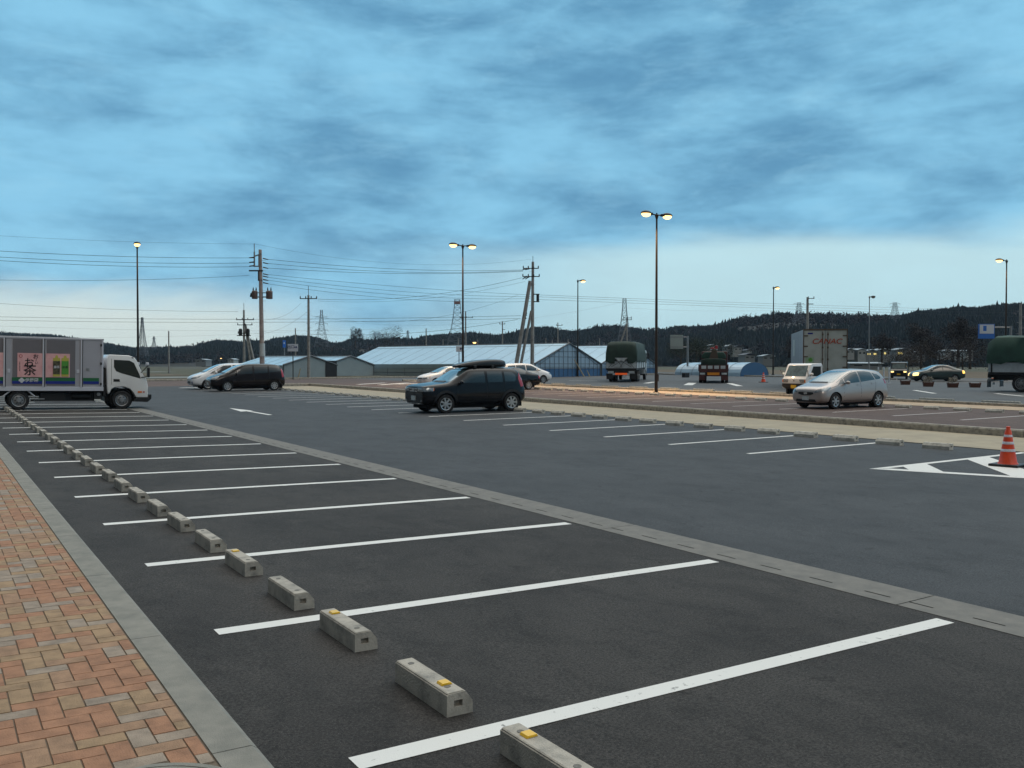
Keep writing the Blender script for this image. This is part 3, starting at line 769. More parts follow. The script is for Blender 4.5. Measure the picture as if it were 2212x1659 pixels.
for i_, (p, q, vm, r) in enumerate((((-400, 512, 62), (541, 557, 80), 549, .022), ((-400, 523, 62), (541, 568, 80), 562, .022), ((-400, 530, 62), (541, 576, 80), 570, .022), ((-400, 590, 64), (538, 595, 80), 606, .018))):
    wire(p, q, vm, HL[i_]+' of four dark cables from the transformer pole out past the left edge', r, gL)
wire((-400, 480, 64), (551, 527, 80), 516, 'faint highest wire from the top rod of the transformer pole leftwards', .009)
wire((-400, 622, 100), (514, 673, 125), 662, 'lone cable from the top arm of the distant pole leftwards', .02)
for v0, v1, vm in ((672, 692, 688), (680, 698, 695)): wire((-400, v0, 105), (1125, v1-10, 96), vm+1, ('upper' if v0 < 675 else 'lower')+' of two long low cables crossing behind all the left poles', .022, 'long low cables')
wire((-300, 690, 160), (800, 712, 170), 712, 'lowest faint cable over the left fields', .014)
wire((-300, 716, 160), (640, 716, 170), 729, 'faint cable just above the left hills', .012)
for i_, (v0, v1, vm) in enumerate(((560, 583, 584), (569, 584.5, 590), (579, 586, 593))):
    wire((578, v0, 80), (1130, v1, 95), vm-2, ('highest', 'middle', 'lowest')[i_]+' of the three upper cables between transformer pole and propped pole', .022, 'upper cables between the two main poles')
for i_, (v0, v1, vm) in enumerate(((593, 637, 620), (599, 641, 630), (605, 645, 638), (613, 651, 646))):
    wire((578, v0, 80), (1146, v1, 95), vm+1, HL[i_]+' of four lower cables between transformer pole and propped pole', .018, 'lower cables between the two main poles')
wire((551, 527, 80), (1148, 560, 95), 570, 'thin top wire between the two main poles', .009)
wire((686, 646, 97), (1127, 600, 95), 640, 'cable rising from the slender pole crossarm to the propped pole', .022)
wire((686, 650, 97), (1134, 608, 95), 646, 'second thinner cable rising from the slender pole to the propped pole', .013)
wire((672, 682, 97), (1120, 637, 95), 692, 'loose cable from the middle of the slender pole to the propped pole', .013)
wire((670, 722, 97), (1118, 690, 96), 719, 'lowest cable from the slender pole toward the prop clamps', .022)
wire((550, 720, 125), (666, 672, 97), 712, 'slack service cable between the distant pole and the slender pole', .012)
wire((578, 690, 80), (650, 655, 97), 680, 'short service drop right of the transformer pole', .012)
for i_, (v0, v1, vm) in enumerate(((637, 672, 668), (641, 676, 673), (647, 690, 680))):
    wire((1163, v0, 95), (2400, v1, 260), vm, ('highest', 'middle', 'lowest')[i_]+' of three thin cables running right from the propped pole', .018, 'thin cables over the right hills')
wire((1348, 652, 520), (695, 690, 560), 700, 'very faint far line strung between two pylons', .035, 'far lines between pylons')
wire((1348, 665, 520), (1725, 668, 640), 672, 'very faint far line between the pylons over the right ridge', .035, 'far lines between pylons')
# ---------------------------------------------------------------- greenhouses
def film(name, col, rough=.35, al=1):
    return mat(name, col, rough, spec=.6, coat=.2, n=.12, nscale=.7, ndetail=5)
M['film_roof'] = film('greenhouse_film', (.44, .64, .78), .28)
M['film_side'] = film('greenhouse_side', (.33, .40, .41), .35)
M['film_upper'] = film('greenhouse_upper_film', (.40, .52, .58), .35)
M['rib_pale'] = mat('rib_pale', (.27, .40, .50), .5)
M['film_gable'] = film('gable_film', (.27, .39, .51), .3)
M['film_blue'] = film('blue_sheet', (.035, .12, .27), .5)
M['film_grey'] = film('grey_gable', (.28, .34, .36), .5)
M['frame'] = mat('greenhouse_frame', (.10, .12, .14), .6)
M['film_tunnel'] = film('tunnel_film', (.42, .60, .74), .3)
def greenhouse(name, apex, dap, W_, L_, zr, ze, ax, label, sidem, gablem, bluez=0, grid=True, ground=.55, door=None, roofm='film_roof'):
    """gable end faces the lot, ridge runs along ax (unit vector in plan)"""
    P = PD(apex, 789, dap)
    ang = math.atan2(ax[1], ax[0])
    root = empty(name, (P.x, P.y, ground), ang, label, 'greenhouse')    # local +x along the ridge, away
    h = W_/2; zr -= ground; ze -= ground
    b = MB(); t = .05
    for s in (-1, 1):
        b.b.faces.new([b.b.verts.new(p) for p in ((-.1, 0, zr), (L_, 0, zr), (L_, s*(h+.12), ze-.05), (-.1, s*(h+.12), ze-.05))])
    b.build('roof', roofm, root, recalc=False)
    b = MB()
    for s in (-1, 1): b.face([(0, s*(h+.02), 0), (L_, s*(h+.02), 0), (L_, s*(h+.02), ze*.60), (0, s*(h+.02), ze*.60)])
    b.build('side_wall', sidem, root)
    b = MB()
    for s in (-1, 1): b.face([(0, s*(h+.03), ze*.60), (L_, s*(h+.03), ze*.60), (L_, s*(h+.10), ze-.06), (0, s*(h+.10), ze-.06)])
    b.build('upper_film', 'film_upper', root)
    b = MB(); b.face([(L_, -h, 0), (L_, h, 0), (L_, h, ze), (L_, 0, zr-.03), (L_, -h, ze)]); b.build('rear_gable', sidem, root)
    b = MB(); b.face([(0, -h, bluez), (0, h, bluez), (0, h, ze), (0, 0, zr-.03), (0, -h, ze)]); b.build('gable', gablem, root)
    if bluez:
        b = MB(); b.face([(-.02, -h, 0), (-.02, h, 0), (-.02, h, bluez), (-.02, -h, bluez)]); b.build('blue_skirt', 'film_blue', root)
    b = MB()
    for s in (-1, 1): b.cyl((-.08, s*(h+.1), ze), (-.08, 0, zr+.02), .09, n=6); b.cyl((-.06, s*h, 0), (-.06, s*h, ze), .05, n=6)
    if grid:
        y = -h+.6
        while y < h-.3:
            b.cyl((-.05, y, .1), (-.05, y, ze+(zr-ze)*(1-abs(y)/h)), .022, n=4); y += .85
        for z in (bluez or .8, ze*.75, ze, ze+(zr-ze)*.33, ze+(zr-ze)*.6):
            hw = h if z <= ze else h*(1-(z-ze)/(zr-ze)); b.cyl((-.05, -hw, z), (-.05, hw, z), .022, n=4)
        for s in (-1, 1): b.cyl((-.05, s*h*.9, ze*.9), (-.05, s*h*.25, ze+(zr-ze)*.7), .02, n=4)
    b.build('frame', 'frame', root)
    b = MB()
    for s in (-1, 1):
        for zz in (ze*.33, ze*.66, ze*.97): b.cyl((0, s*(h+.03), zz), (L_, s*(h+.03), zz), .03, n=4)
        x = 2
        while x < L_: b.cyl((x, s*(h+.03), 0), (x, s*(h+.03), ze), .025, n=4); x += 3
    b.cyl((0, 0, zr+.03), (L_, 0, zr+.03), .05, n=5)
    b.build('side_rails', 'frame', root)
    x = 2.0; b = MB()
    while x < L_-.5:
        for s in (-1, 1): b.cyl((x, 0, zr+.004), (x, s*(h+.1), ze-.03), .018, n=4, cap=False)
        x += 2.0
    for s in (-1, 1): b.cyl((0, s*h*.12, zr-(zr-ze)*.12+.015), (L_, s*h*.12, zr-(zr-ze)*.12+.015), .02, n=4)
    b.build('roof_ribs', 'rib_pale', root)
    if door:
        b = MB(); b.box((-.06, door, 1.0), (.06, 1.6, 2.0)); b.build('door', 'dark', root)
    return root
def axv(lat, dep): v = R_*lat+Vector((F_.x, F_.y, 0)).normalized()*dep; v.normalize(); return v
AX = axv(-24.5, 20)
def ht(v, d): return CAMH+(789-v)*d/FPX
greenhouse('greenhouse', 1229, 101, 12.6, 31.5, ht(741.5, 101), 2.25, AX, 'long greenhouse whose left gable stands beside the propped utility pole', 'film_side', 'film_gable', bluez=1.0, ground=.7)
g2 = PD(1229, 789, 101)+Vector((AX.y, -AX.x, 0))*12.9
rel = g2-CAM; dd = rel.dot(F_); uu = 1106+FPX*rel.dot(R_)/dd
greenhouse('greenhouse', uu, dd, 12.6, 31.5, ht(741.5, 101), 2.25, AX, 'second greenhouse gable, partly behind the green tarpaulin truck', 'film_side', 'film_gable', bluez=1.0, ground=.7)
greenhouse('greenhouse', 671, 101, 7.4, 9, ht(768.8, 101), 2.1, AX, 'small low greenhouse with a grey gable right of the exit sign', 'film_side', 'film_grey', grid=False, ground=.6, door=-2.9)
greenhouse('greenhouse', 757, 108, 7.4, 10, ht(769.5, 108), 2.1, AX, 'low grey greenhouse squeezed between the small one and the long one', 'film_side', 'film_grey', grid=False, ground=.6)
def tunnel(u, d, W_, H_, L_, label, m):
    P = PD(u, 789, d); A2 = axv(-.52, .85); ang = math.atan2(A2.y, A2.x); root = empty('vinyl_tunnel', (P.x, P.y, zg(P.x, P.y)-.15), ang, label, 'vinyl tunnel')
    n = 14; arc = [(-W_/2*math.cos(math.pi*i/n), H_*math.sin(math.pi*i/n)**.75) for i in range(n+1)]
    b = MB()
    for (y0, z0), (y1, z1) in zip(arc, arc[1:]): b.face([(0, y0, z0), (L_, y0, z0), (L_, y1, z1), (0, y1, z1)])
    b.build('cover', 'film_tunnel', root, smooth=True)
    b = MB(); b.face([(0.01, y, z) for y, z in arc]); b.build('end_sheet', m, root)
    b = MB(); b.face([(L_, y, z) for y, z in arc]); b.build('end_sheet', m, root)
    b = MB()
    for k in range(int(L_/2)+1):
        for (y0, z0), (y1, z1) in zip(arc, arc[1:]): b.cyl((k*2, y0*1.005, z0*1.01), (k*2, y1*1.005, z1*1.01), .018, n=4, cap=False)
    b.build('hoops', 'frame', root)
tunnel(1630, 103, 4.6, 1.75, 11, 'low vinyl tunnel with a blue end behind the red flatbed truck', 'film_blue')
# ---------------------------------------------------------------- signs, posts, planters, cones
M['sign_white'] = mat('sign_white', (.62, .69, .78), .5)
M['sign_blue'] = mat('sign_blue', (.03, .17, .60), .5)
M['sign_navy'] = mat('sign_navy', (.03, .05, .17), .5)
M['sign_back'] = mat('sign_back', (.33, .38, .36), .5, metal=.2)
def board(name, u0, u1, v0, v1, d, label, m='sign_white', cat='sign'):
    a, c = PD(u0, v1, d), PD(u1, v0, d); w = (c-a).dot(R_); h = c.z-a.z; P = PD((u0+u1)/2, 789, d); z0 = zg(P.x, P.y)
    root = empty(name, (P.x, P.y, z0), -YAW, label, cat)
    b = MB(); b.box((0, 0, (a.z+c.z)/2-z0), (w, .04, h)); p = b.build('panel', m, root, bevel=.01)
    return root, w, h, (a.z+c.z)/2-z0
root, w, h, zc_ = board('exit_sign', 621.5, 644, 743.5, 759, 88, 'white exit sign with dark arrow on a black post beside the small greenhouse')
text('lettering', '出口', h*.52, 'sign_navy', root, (-w*.17, -.028, zc_+h*.1), (PI/2, 0, 0))
b = MB(); x = w*.30; b.prism([(x-.22, zc_+.09), (x-.02, zc_+.09), (x-.02, zc_+.2), (x+.15, zc_+.06), (x-.02, zc_-.09), (x-.02, zc_+.02), (x-.22, zc_+.02)], -.03, -.022, 'Y'); b.build('arrow', 'sign_navy', root)
b = MB(); b.cyl((0, .05, 0), (0, .05, zc_), .045, n=10); b.build('post', 'black_pl', root, smooth=True)
root, w, h, zc_ = board('direction_sign', 985.3, 997.8, 747.7, 760, 86, 'small white sign with a dark arrow left of the twin lamp post')
b = MB(); x = w*.12; b.prism([(x-.02, zc_+.02), (x+.12, zc_+.16), (x+.12, zc_+.07), (x+.22, zc_+.07), (x+.22, zc_-.03), (x+.12, zc_-.03), (x+.12, zc_-.12)], -.03, -.022, 'Y'); b.build('arrow', 'sign_navy', root)
b = MB(); b.cyl((0, .05, 0), (0, .05, zc_), .04, n=10); b.build('post', 'sign_navy', root, smooth=True)
root, w, h, zc_ = board('road_sign', 611, 617.5, 735, 750.7, 105, 'narrow blue road sign on a grey post left of the exit sign', 'sign_blue')
b = MB(); b.cyl((0, .06, 0), (0, .06, zc_+.3), .05, n=8); b.build('post', 'steel', root, smooth=True)
b = MB(); b.box((0, -.024, zc_+.1), (w*.35, .01, .22)); b.build('symbol', 'sign_white', root)
root, w, h, zc_ = board('overhead_sign', 1447.7, 1475.3, 723.8, 753.7, 110, 'back of a grey overhead road sign on a bent post left of the red truck', 'sign_back')
k = 110/FPX; b = MB(); b.cyl((24.5*k, .2, 0), (24.5*k, .2, zc_+h/2-.1), .13, .11, n=10)
for q in (.36, -.36): b.cyl((-w*.45, .0, zc_+h*q), (24.5*k, .2, zc_+h*q), .05, n=8)
b.build('post', 'steel', root, smooth=True)
b = MB()
for q in (.36, -.36): b.box((0, -.04, zc_+h*q), (w*.98, .05, .09))
b.build('rail', 'steel', root)
root, w, h, zc_ = board('map_board', 2112, 2147.6, 700, 731.5, 100, 'blue and white map board on an arm at the right above the tarpaulin truck', 'sign_blue')
b = MB(); b.box((w*.02, -.03, zc_+h*.15), (w*.86, .02, h*.62)); b.build('map_face', 'sign_white', root)
b = MB(); b.box((-w*.10, -.045, zc_+h*.2), (w*.2, .01, h*.36)); b.build('symbol', 'sign_blue', root)
b = MB(); b.cyl((55*.0517, .2, 0), (55*.0517, .2, zc_+.6), .13, n=10); b.cyl((0, .1, zc_+.45), (55*.0517, .2, zc_+.45), .07, n=8); b.build('post', 'steel', root, smooth=True)
M['white_post'] = mat('white_post', (.55, .62, .68), .5)
for i, (u, lab) in enumerate(((1897, 'left of three white posts behind the rear of the silver hatchback'), (1909, 'middle of three white posts behind the silver hatchback'), (1920.5, 'right of three white posts behind the silver hatchback'))):
    P = G(u, 828.5); root = empty('bollard', P, 0, lab, 'bollard', 'white posts by the lot entrance')
    b = MB(); b.lathe([(.10, 0), (.10, .03), (.055, .05), (.055, 1.3), (.04, 1.34), (.001, 1.35)], n=12); b.build('post', 'white_post', root, smooth=True)
    b = MB(); b.lathe([(.058, 1.02), (.060, 1.03), (.060, 1.12), (.058, 1.13)], n=12); b.build('reflective_band', 'plate', root, smooth=True)
M['planter'] = mat('planter_clay', (.095, .040, .026), .8, n=.3, nscale=8)
M['flower'] = mat('flower_mix', (.42, .38, .30), .9, n=.6, nscale=9)
def leafclump(b, c, r, n, q, rnd, zs=1):
    for _ in range(n):
        v = Vector((rnd.gauss(0, 1), rnd.gauss(0, 1), rnd.gauss(0, 1))).normalized()*r*rnd.uniform(.55, 1)
        v.z = abs(v.z)*zs if zs < 1 else v.z; p = Vector(c)+v
        a = Vector((rnd.uniform(-1, 1), rnd.uniform(-1, 1), rnd.uniform(-1, 1))).normalized()*q; e = a.cross(v).normalized()*q*.6 if a.cross(v).length > 1e-4 else Vector((q, 0, 0))
        b.face([p-a*.5, p+e*.5, p+a*.5, p-e*.5])
rnd = random.Random(3)
for i, (u, v, lab, fl) in enumerate(((1955.5, 831, 'leftmost brown planter box, low and empty, at the road side', 0), (2005, 835, 'brown planter with pale flowers below the headlight of the dark moving car', 1), (2058, 837, 'brown planter with pale flowers below the rear of the dark moving car', 1), (2106, 837, 'brown planter box next to the front wheel of the right tarpaulin truck', 0))):
    P = G(u, v); root = empty('planter', P, -YAW-.2, lab, 'planter', 'planter boxes along the road')
    b = MB(); b.prism([(-.62, .42), (-.5, 0), (.5, 0), (.62, .42), (.56, .42), (.5, .36), (-.5, .36), (-.56, .42)], -.28, .28, 'Y'); b.build('box', 'planter', root, bevel=.02)
    if fl:
        b = MB(); 
        for q in (-.3, 0, .3): leafclump(b, (q, 0, .6), .32, 70, .13, rnd)
        b.build('flowers', 'flower', root, recalc=False)
    root.scale = (.6, .7, .85)
M['cone'] = mat('cone_orange', (.80, .075, .02), .45, n=.15, nscale=12)
M['cone_band'] = mat('cone_reflective_band', (.62, .60, .66), .4)
def cone(P, k, label, far=False):
    root = empty('traffic_cone', P, .15, label, 'traffic cone')
    b = MB(); b.box((0, 0, .022), (.52, .52, .045)); b.build('base', 'black_pl', root, bevel=.012)
    def r(z): return .165-.125*(z-.04)/.70
    b = MB(); b.lathe([(r(.04)+.02, .04), (r(.07), .07)]+[(r(z), z) for z in (.3, .5, .68)]+[(.036, .70), (.036, .745), (.028, .75)], n=24); b.build('cone_body', 'cone', root, smooth=True)
    for z0, z1 in ((.275, .325), (.415, .465), (.55, .595)):
        b = MB(); b.lathe([(r(z0)+.001, z0), (r(z0)+.004, z0+.004), (r(z1)+.004, z1-.004), (r(z1)+.001, z1)], n=24); b.build('reflective_band', 'cone_band', root, smooth=True)
    root.scale = (k, k, k)
P = G(2177, 1007); cone((P.x, P.y, P.z+.006), 1.02, 'orange traffic cone with three pale bands standing on the white hatched triangle')
P = G(1649, 826); cone(P, 1.15, 'small far orange traffic cone left of the white mini truck')
# leaning sticks, crate and rubble near the greenhouses
M['cane'] = mat('dry_cane', (.38, .33, .22), .9)
for u0, u1, v0, v1, d, lab in ((644, 649, 818, 796, 92, 'leaning pale stick on the verge by the exit sign'), (1262, 1240, 814, 776, 98, 'long pale stick leaning by the slim lamp post'), (1274, 1268, 814, 800, 98, 'short pale stick beside the slim lamp post')):
    b = MB(); b.cyl(PD(u0, v0, d), PD(u1, v1, d), .07, .04, n=7); tag(b.build('stick', 'cane'), lab, 'stick')
P = PD(1481, 812, 97); b = MB(); b.box((0, 0, .2), (.7, .45, .5)); b.box((0, 0, .46), (.76, .5, .05)); o = b.build('crate', 'dark', bevel=.02); o.location = (P.x, P.y, zg(P.x, P.y)); tag(o, 'dark crate on the ground between the greenhouse and the vinyl tunnel', 'crate')
# ---------------------------------------------------------------- far houses and bushes
M['wall_white'] = mat('house_wall', (.42, .45, .46), .8, n=.2, nscale=.6)
M['wall_grey'] = mat('house_wall_grey', (.22, .24, .25), .8)
M['roof_dark'] = mat('roof_tile', (.06, .065, .075), .6)
M['roof_pale'] = mat('roof_metal', (.36, .42, .46), .5)
M['window_lit'] = mat('window_lit', (.6, .5, .2), .4, emit=(1, .78, .25), estr=.9)
M['window_dark'] = mat('window_dark', (.03, .035, .04), .2)
def house(u, vb, d, w, dp, h, label, wm='wall_white', rm='roof_dark', lit=0, rot=0, rh=None):
    P = PD(u, vb, d); root = empty('house', P, -YAW+rot, label, 'house', 'houses below the right hills')
    b = MB(); b.box((0, 0, h/2-1), (w, dp, h+2)); b.build('wall', wm, root)
    b = MB(); rh = rh or w*.22
    b.prism([(-w/2-.4, h), (0, h+rh), (w/2+.4, h), (w/2+.4, h+.15), (0, h+rh+.2), (-w/2-.4, h+.15)], -dp/2-.4, dp/2+.4, 'Y') if dp >= w else b.prism([(-dp/2-.4, h), (0, h+rh), (dp/2+.4, h), (dp/2+.4, h+.15), (0, h+rh+.2), (-dp/2-.4, h+.15)], -w/2-.4, w/2+.4, 'X')
    b.build('roof', rm, root)
    n = max(2, int(w/3))
    for i in range(n):
        b = MB(); b.box((-w/2+w*(i+.5)/n, -dp/2-.03, h*.55), (w/n*.5, .08, h*.3)); b.build('window', 'window_lit' if i < lit else 'window_dark', root)
HS = [  # u0, u1, v top of wall, v bottom, distance, roof rise px, lit windows, materials, label
 (1530, 1544, 747, 753, 330, 2, 0, 'wall_white', 'roof_pale', 'tiny white house on the slope above the left side of the red truck'),
 (1565, 1582, 749, 757, 330, 3, 0, 'wall_grey', 'roof_pale', 'pale house high on the slope just right of the red truck mast'),
 (1582, 1599, 751, 759, 325, 3, 0, 'wall_white', 'roof_dark', 'white house at the right end of the upper slope cluster'),
 (1607, 1618, 758, 763, 320, 2, 0, 'wall_white', 'roof_dark', 'small lone white hut on the slope between the two clusters'),
 (1601, 1624, 768, 777, 300, 4, 0, 'wall_grey', 'roof_dark', 'low house behind the vinyl tunnel, dark roof and pale wall'),
 (1642, 1667, 770, 778, 300, 3, 0, 'wall_grey', 'roof_pale', 'low pale-roofed house left of the leafless trees by the box truck'),
 (1823, 1840, 757, 765, 320, 3, 0, 'wall_white', 'roof_pale', 'white house touching the right edge of the box truck'),
 (1842, 1861, 757, 770, 320, 3, 0, 'wall_white', 'roof_pale', 'two-storey white house, second from the right edge of the box truck'),
 (1862, 1888, 760, 771, 320, 4, 2, 'wall_grey', 'roof_pale', 'grey house with yellow lit windows behind the unlit lamp post'),
 (1896, 1913, 757, 771, 325, 3, 1, 'wall_grey', 'roof_pale', 'grey house with one yellow window between unlit lamp post and long building'),
 (1925, 1963, 757, 771, 330, 4, 1, 'wall_grey', 'roof_pale', 'long building with a bright pale roof, widest of the far buildings'),
 (1970, 1990, 762, 770, 330, 2, 0, 'wall_grey', 'roof_dark', 'low dark-roofed house right of the long building'),
 (2033, 2046, 759, 765, 320, 2, 0, 'wall_white', 'roof_pale', 'tiny white house above the rear of the dark moving car'),
 (2050, 2068, 759, 764, 320, 2, 0, 'wall_grey', 'roof_pale', 'tiny grey house between two white ones left of the map board'),
 (2073, 2090, 760, 768, 310, 3, 0, 'wall_white', 'roof_pale', 'small white house just left of the right tarpaulin truck'),
 (1822, 1893, 786, 793, 210, 2, 0, 'wall_grey', 'roof_pale', 'long low shed with a pale roof edge behind the silver hatchback'),
 (428, 452, 778, 783, 480, 2, 0, 'wall_grey', 'roof_pale', 'long low pale shed at the foot of the left hills'),
 (497, 510, 777, 783, 460, 2, 0, 'wall_white', 'roof_pale', 'small pale shed at the foot of the left hills near the tiny lamp')]
for i, (u0, u1, v0, v1, d, rp, lit, wm, rm, lab) in enumerate(HS):
    k = d/FPX; house((u0+u1)/2, v1, d, (u1-u0)*k*.95, 7, (v1-v0)*k, lab, wm, rm, lit, random.uniform(-.12, .12), rh=rp*k)
M['bush'] = mat('bare_bush', (.040, .032, .029), .95, n=.5, nscale=1.5)
M['bush_g'] = mat('evergreen_bush', (.032, .048, .028), .95, n=.5, nscale=1.5)
M['trunk'] = mat('tree_bark', (.06, .05, .04), .95)
def tree(u, d, H, R, label, m='bush', vb=None, n=900, cat='tree'):
    P = PD(u, 789, d); z0 = PD(u, vb, d).z if vb else zg(P.x, P.y)-.2
    root = empty('tree' if cat == 'tree' else 'bush', (P.x, P.y, z0), 0, label, cat)
    rn = random.Random(int(u)); b = MB(); b.cyl((0, 0, -1), (rn.uniform(-.2, .2), 0, H*.55), H*.035, H*.018, n=8)
    for k in range(7):
        a = rn.uniform(0, 6.28); z = H*rn.uniform(.25, .55); b.cyl((0, 0, z), (R*.6*math.cos(a), R*.6*math.sin(a), z+H*rn.uniform(.18, .38)), H*.014, H*.005, n=5)
    b.build('trunk', 'trunk', root)
    b = MB()
    for k in range(11):
        a = rn.uniform(0, 6.28); w_ = R*rn.uniform(.1, .75); c = (w_*math.cos(a), w_*math.sin(a), H*rn.uniform(.35, .86))
        leafclump(b, c, R*rn.uniform(.28, .5), n*2//11, H*.042, rn)
    b.build('crown', m, root, recalc=False)
for (u, d, H, R, lab, m, vb) in ((1936, 130, 3.6, 3.4, 'dark bush clump above the oncoming mini van', 'bush', 800), (1962, 135, 3.0, 3.0, 'dark bush right of the oncoming mini van', 'bush', 800), (1715, 240, 9, 4.5, 'brown leafless tree left of the white box truck', 'bush', 792),
                                 (1738, 240, 11, 5, 'tall brown leafless tree behind the left edge of the white box truck', 'bush', 792), (1905, 215, 8, 3.5, 'brownish tree between the pale houses behind the hatchback', 'bush', 780), (1990, 215, 10, 4.2, 'bare tree right of the long pale building', 'bush', 786),
                                 (2010, 210, 8, 4.5, 'wide bare tree above the dark moving car', 'bush', 788), (2070, 200, 11, 4, 'tall brown tree left of the map board', 'bush', 785), (2095, 205, 9, 4, 'brown tree under the map board', 'bush', 788),
                                 (1505, 200, 7, 5, 'dark tree left of the red truck behind the vinyl tunnel', 'bush_g', 792), (1540, 190, 6, 5, 'dark tree hidden behind the red truck', 'bush_g', 790), (1470, 190, 6, 5, 'dark tree below the grey sign back', 'bush_g', 790),
                                 
                                 (2030, 140, 4.5, 5, 'dark hedge-like tree behind the dark moving car', 'bush', 800), (1990, 145, 3.6, 5, 'low dark shrub mass at the road bend', 'bush', 800), (2080, 140, 4.5, 5, 'dark shrub mass left of the right tarpaulin truck', 'bush', 800),
                                 (768, 590, 13, 6, 'round bare tree standing alone on the left ridge', 'bare_wood', 748), (812, 590, 10, 10, 'spreading bare tree on the ridge above the long greenhouse', 'bare_wood', 745), (850, 590, 11, 12, 'wide bare tree on the ridge right of the lone one', 'bare_wood', 745)):
    tree(u, d, H, R, lab, m, vb)

# ---------------------------------------------------------------- evening haze between the lot and the hills
hz = MB(); hz.box((300, 700, 42), (3600, 3200, 92))
o = hz.build('haze', 'sign_white', kind='stuff')
o['label'] = 'thin blue evening haze over the fields and hills'; o['category'] = 'haze'
hm = bpy.data.materials.new('haze'); hm.use_nodes = True; t_ = hm.node_tree; t_.nodes.clear()
pv = t_.nodes.new('ShaderNodeVolumePrincipled'); pv.inputs['Color'].default_value = (.50, .72, 1, 1); pv.inputs['Density'].default_value = 0.00010; pv.inputs['Anisotropy'].default_value = 0
mo = t_.nodes.new('ShaderNodeOutputMaterial'); t_.links.new(pv.outputs[0], mo.inputs['Volume'])
o.data.materials.clear(); o.data.materials.append(hm); o.display_type = 'WIRE'
# ================================================================ vehicles
def paint(name, col, rough=.35, metal=0, coat=.8, n=0, spec=.5): return mat(name, col, rough, metal=metal, coat=coat, coatr=.04, n=n, nscale=1.3, spec=spec)
M['paint_black'] = paint('paint_black', (.006, .007, .010), .25, 0, .55, spec=.15)
M['paint_brown'] = paint('paint_dark_brown', (.012, .008, .008), .25, 0, .55, spec=.15)
M['paint_white'] = paint('paint_white', (.80, .81, .82), .4)
M['paint_silver'] = paint('paint_silver', (.43, .385, .36), .32, .4)
M['paint_green'] = paint('paint_dark_green', (.015, .040, .040), .35)
M['cladding'] = mat('grey_cladding', (.020, .023, .027), .7, spec=.3)
M['well'] = mat('wheel_well', (.006, .006, .007), .9)
M['seam'] = mat('panel_gap', (.008, .008, .009), .8)
def cage(st):
    """lofted body: stations (x, z low, z belt, z top, w low, w belt, w top) from nose to tail"""
    b = MB(); rows = []
    for (x, zl, zb, zt, wl, wb, wt) in st:
        h = [(0, zl), (wl*.75, zl), (wl*.985, zl+.10), (wl*1.01, zl+(zb-zl)*.55), (wb, zb), (wb+(wt-wb)*.93, zb+(zt-zb)*.86), (wt*.86, zt), (wt*.45, zt+.015), (0, zt+.02)]
        ring = [(y, z) for y, z in h]+[(-y, z) for y, z in h[-2:0:-1]]
        rows.append([b.b.verts.new((x, y, z)) for y, z in ring])
    n = len(rows[0])
    for A, B in zip(rows, rows[1:]):
        for i in range(n): b.b.faces.new((A[i], A[(i+1) % n], B[(i+1) % n], B[i]))
    for R2_ in (rows[0], rows[-1]):
        c = n//2                                     # bridge the two halves of each end cap
        for i in range(c):
            a, d = R2_[i], R2_[(n-i) % n]; a2, d2 = R2_[i+1], R2_[(n-i-1) % n]
            vs = []
            for v in (a, a2, d2, d):
                if v not in vs: vs.append(v)
            if len(vs) > 2: b.b.faces.new(vs)
    bmesh.ops.recalc_face_normals(b.b, faces=b.b.faces)
    return b
def body(st, m, parent, wheels, wr, L2_=2, well=True, name='body', hw=.9):
    o = cage(st).build(name, m, parent, smooth=True, auto=180)
    sm = o.modifiers.new('s', 'SUBSURF'); sm.levels = L2_; sm.render_levels = L2_
    dg = bpy.context.evaluated_depsgraph_get(); me = bpy.data.meshes.new_from_object(o.evaluated_get(dg)); o.modifiers.clear()
    old = o.data; o.data = me; bpy.data.meshes.remove(old)
    bm = bmesh.new(); bm.from_mesh(o.data); bv = BVHTree.FromBMesh(bm); bm.free()
    if well:
        b = MB()
        for x in wheels:
            for s in (-1, 1): b.cyl((x, s*hw*.62, wr), (x, s*hw*1.3, wr), wr*1.16, n=28)
        cu = b.build('cut', 'well', parent); bo = o.modifiers.new('b', 'BOOLEAN'); bo.object = cu; bo.operation = 'DIFFERENCE'; bo.solver = 'EXACT'
        dg = bpy.context.evaluated_depsgraph_get(); me = bpy.data.meshes.new_from_object(o.evaluated_get(dg)); o.modifiers.clear(); o.data = me
        bpy.data.objects.remove(cu)
        me.materials.clear(); me.materials.append(M[m]); me.materials.append(M['well'])
        for p in me.polygons:
            c = p.center
            inw = any(math.hypot(c.x-x, c.z-wr) < wr*1.165 for x in wheels) and (abs(c.y) < hw*.66 or any(abs(math.hypot(c.x-x, c.z-wr)-wr*1.16) < .012 for x in wheels)) and abs(c.y) > hw*.55
            p.material_index = 1 if inw else 0; p.use_smooth = not inw
        try: me.set_sharp_from_angle(angle=math.radians(35))
        except Exception: pass
    return o, bv
DIRS = {'side': Vector((0, 1, 0)), 'oside': Vector((0, -1, 0)), 'front': Vector((1, 0, 0)), 'rear': Vector((-1, 0, 0)), 'top': Vector((0, 0, -1))}
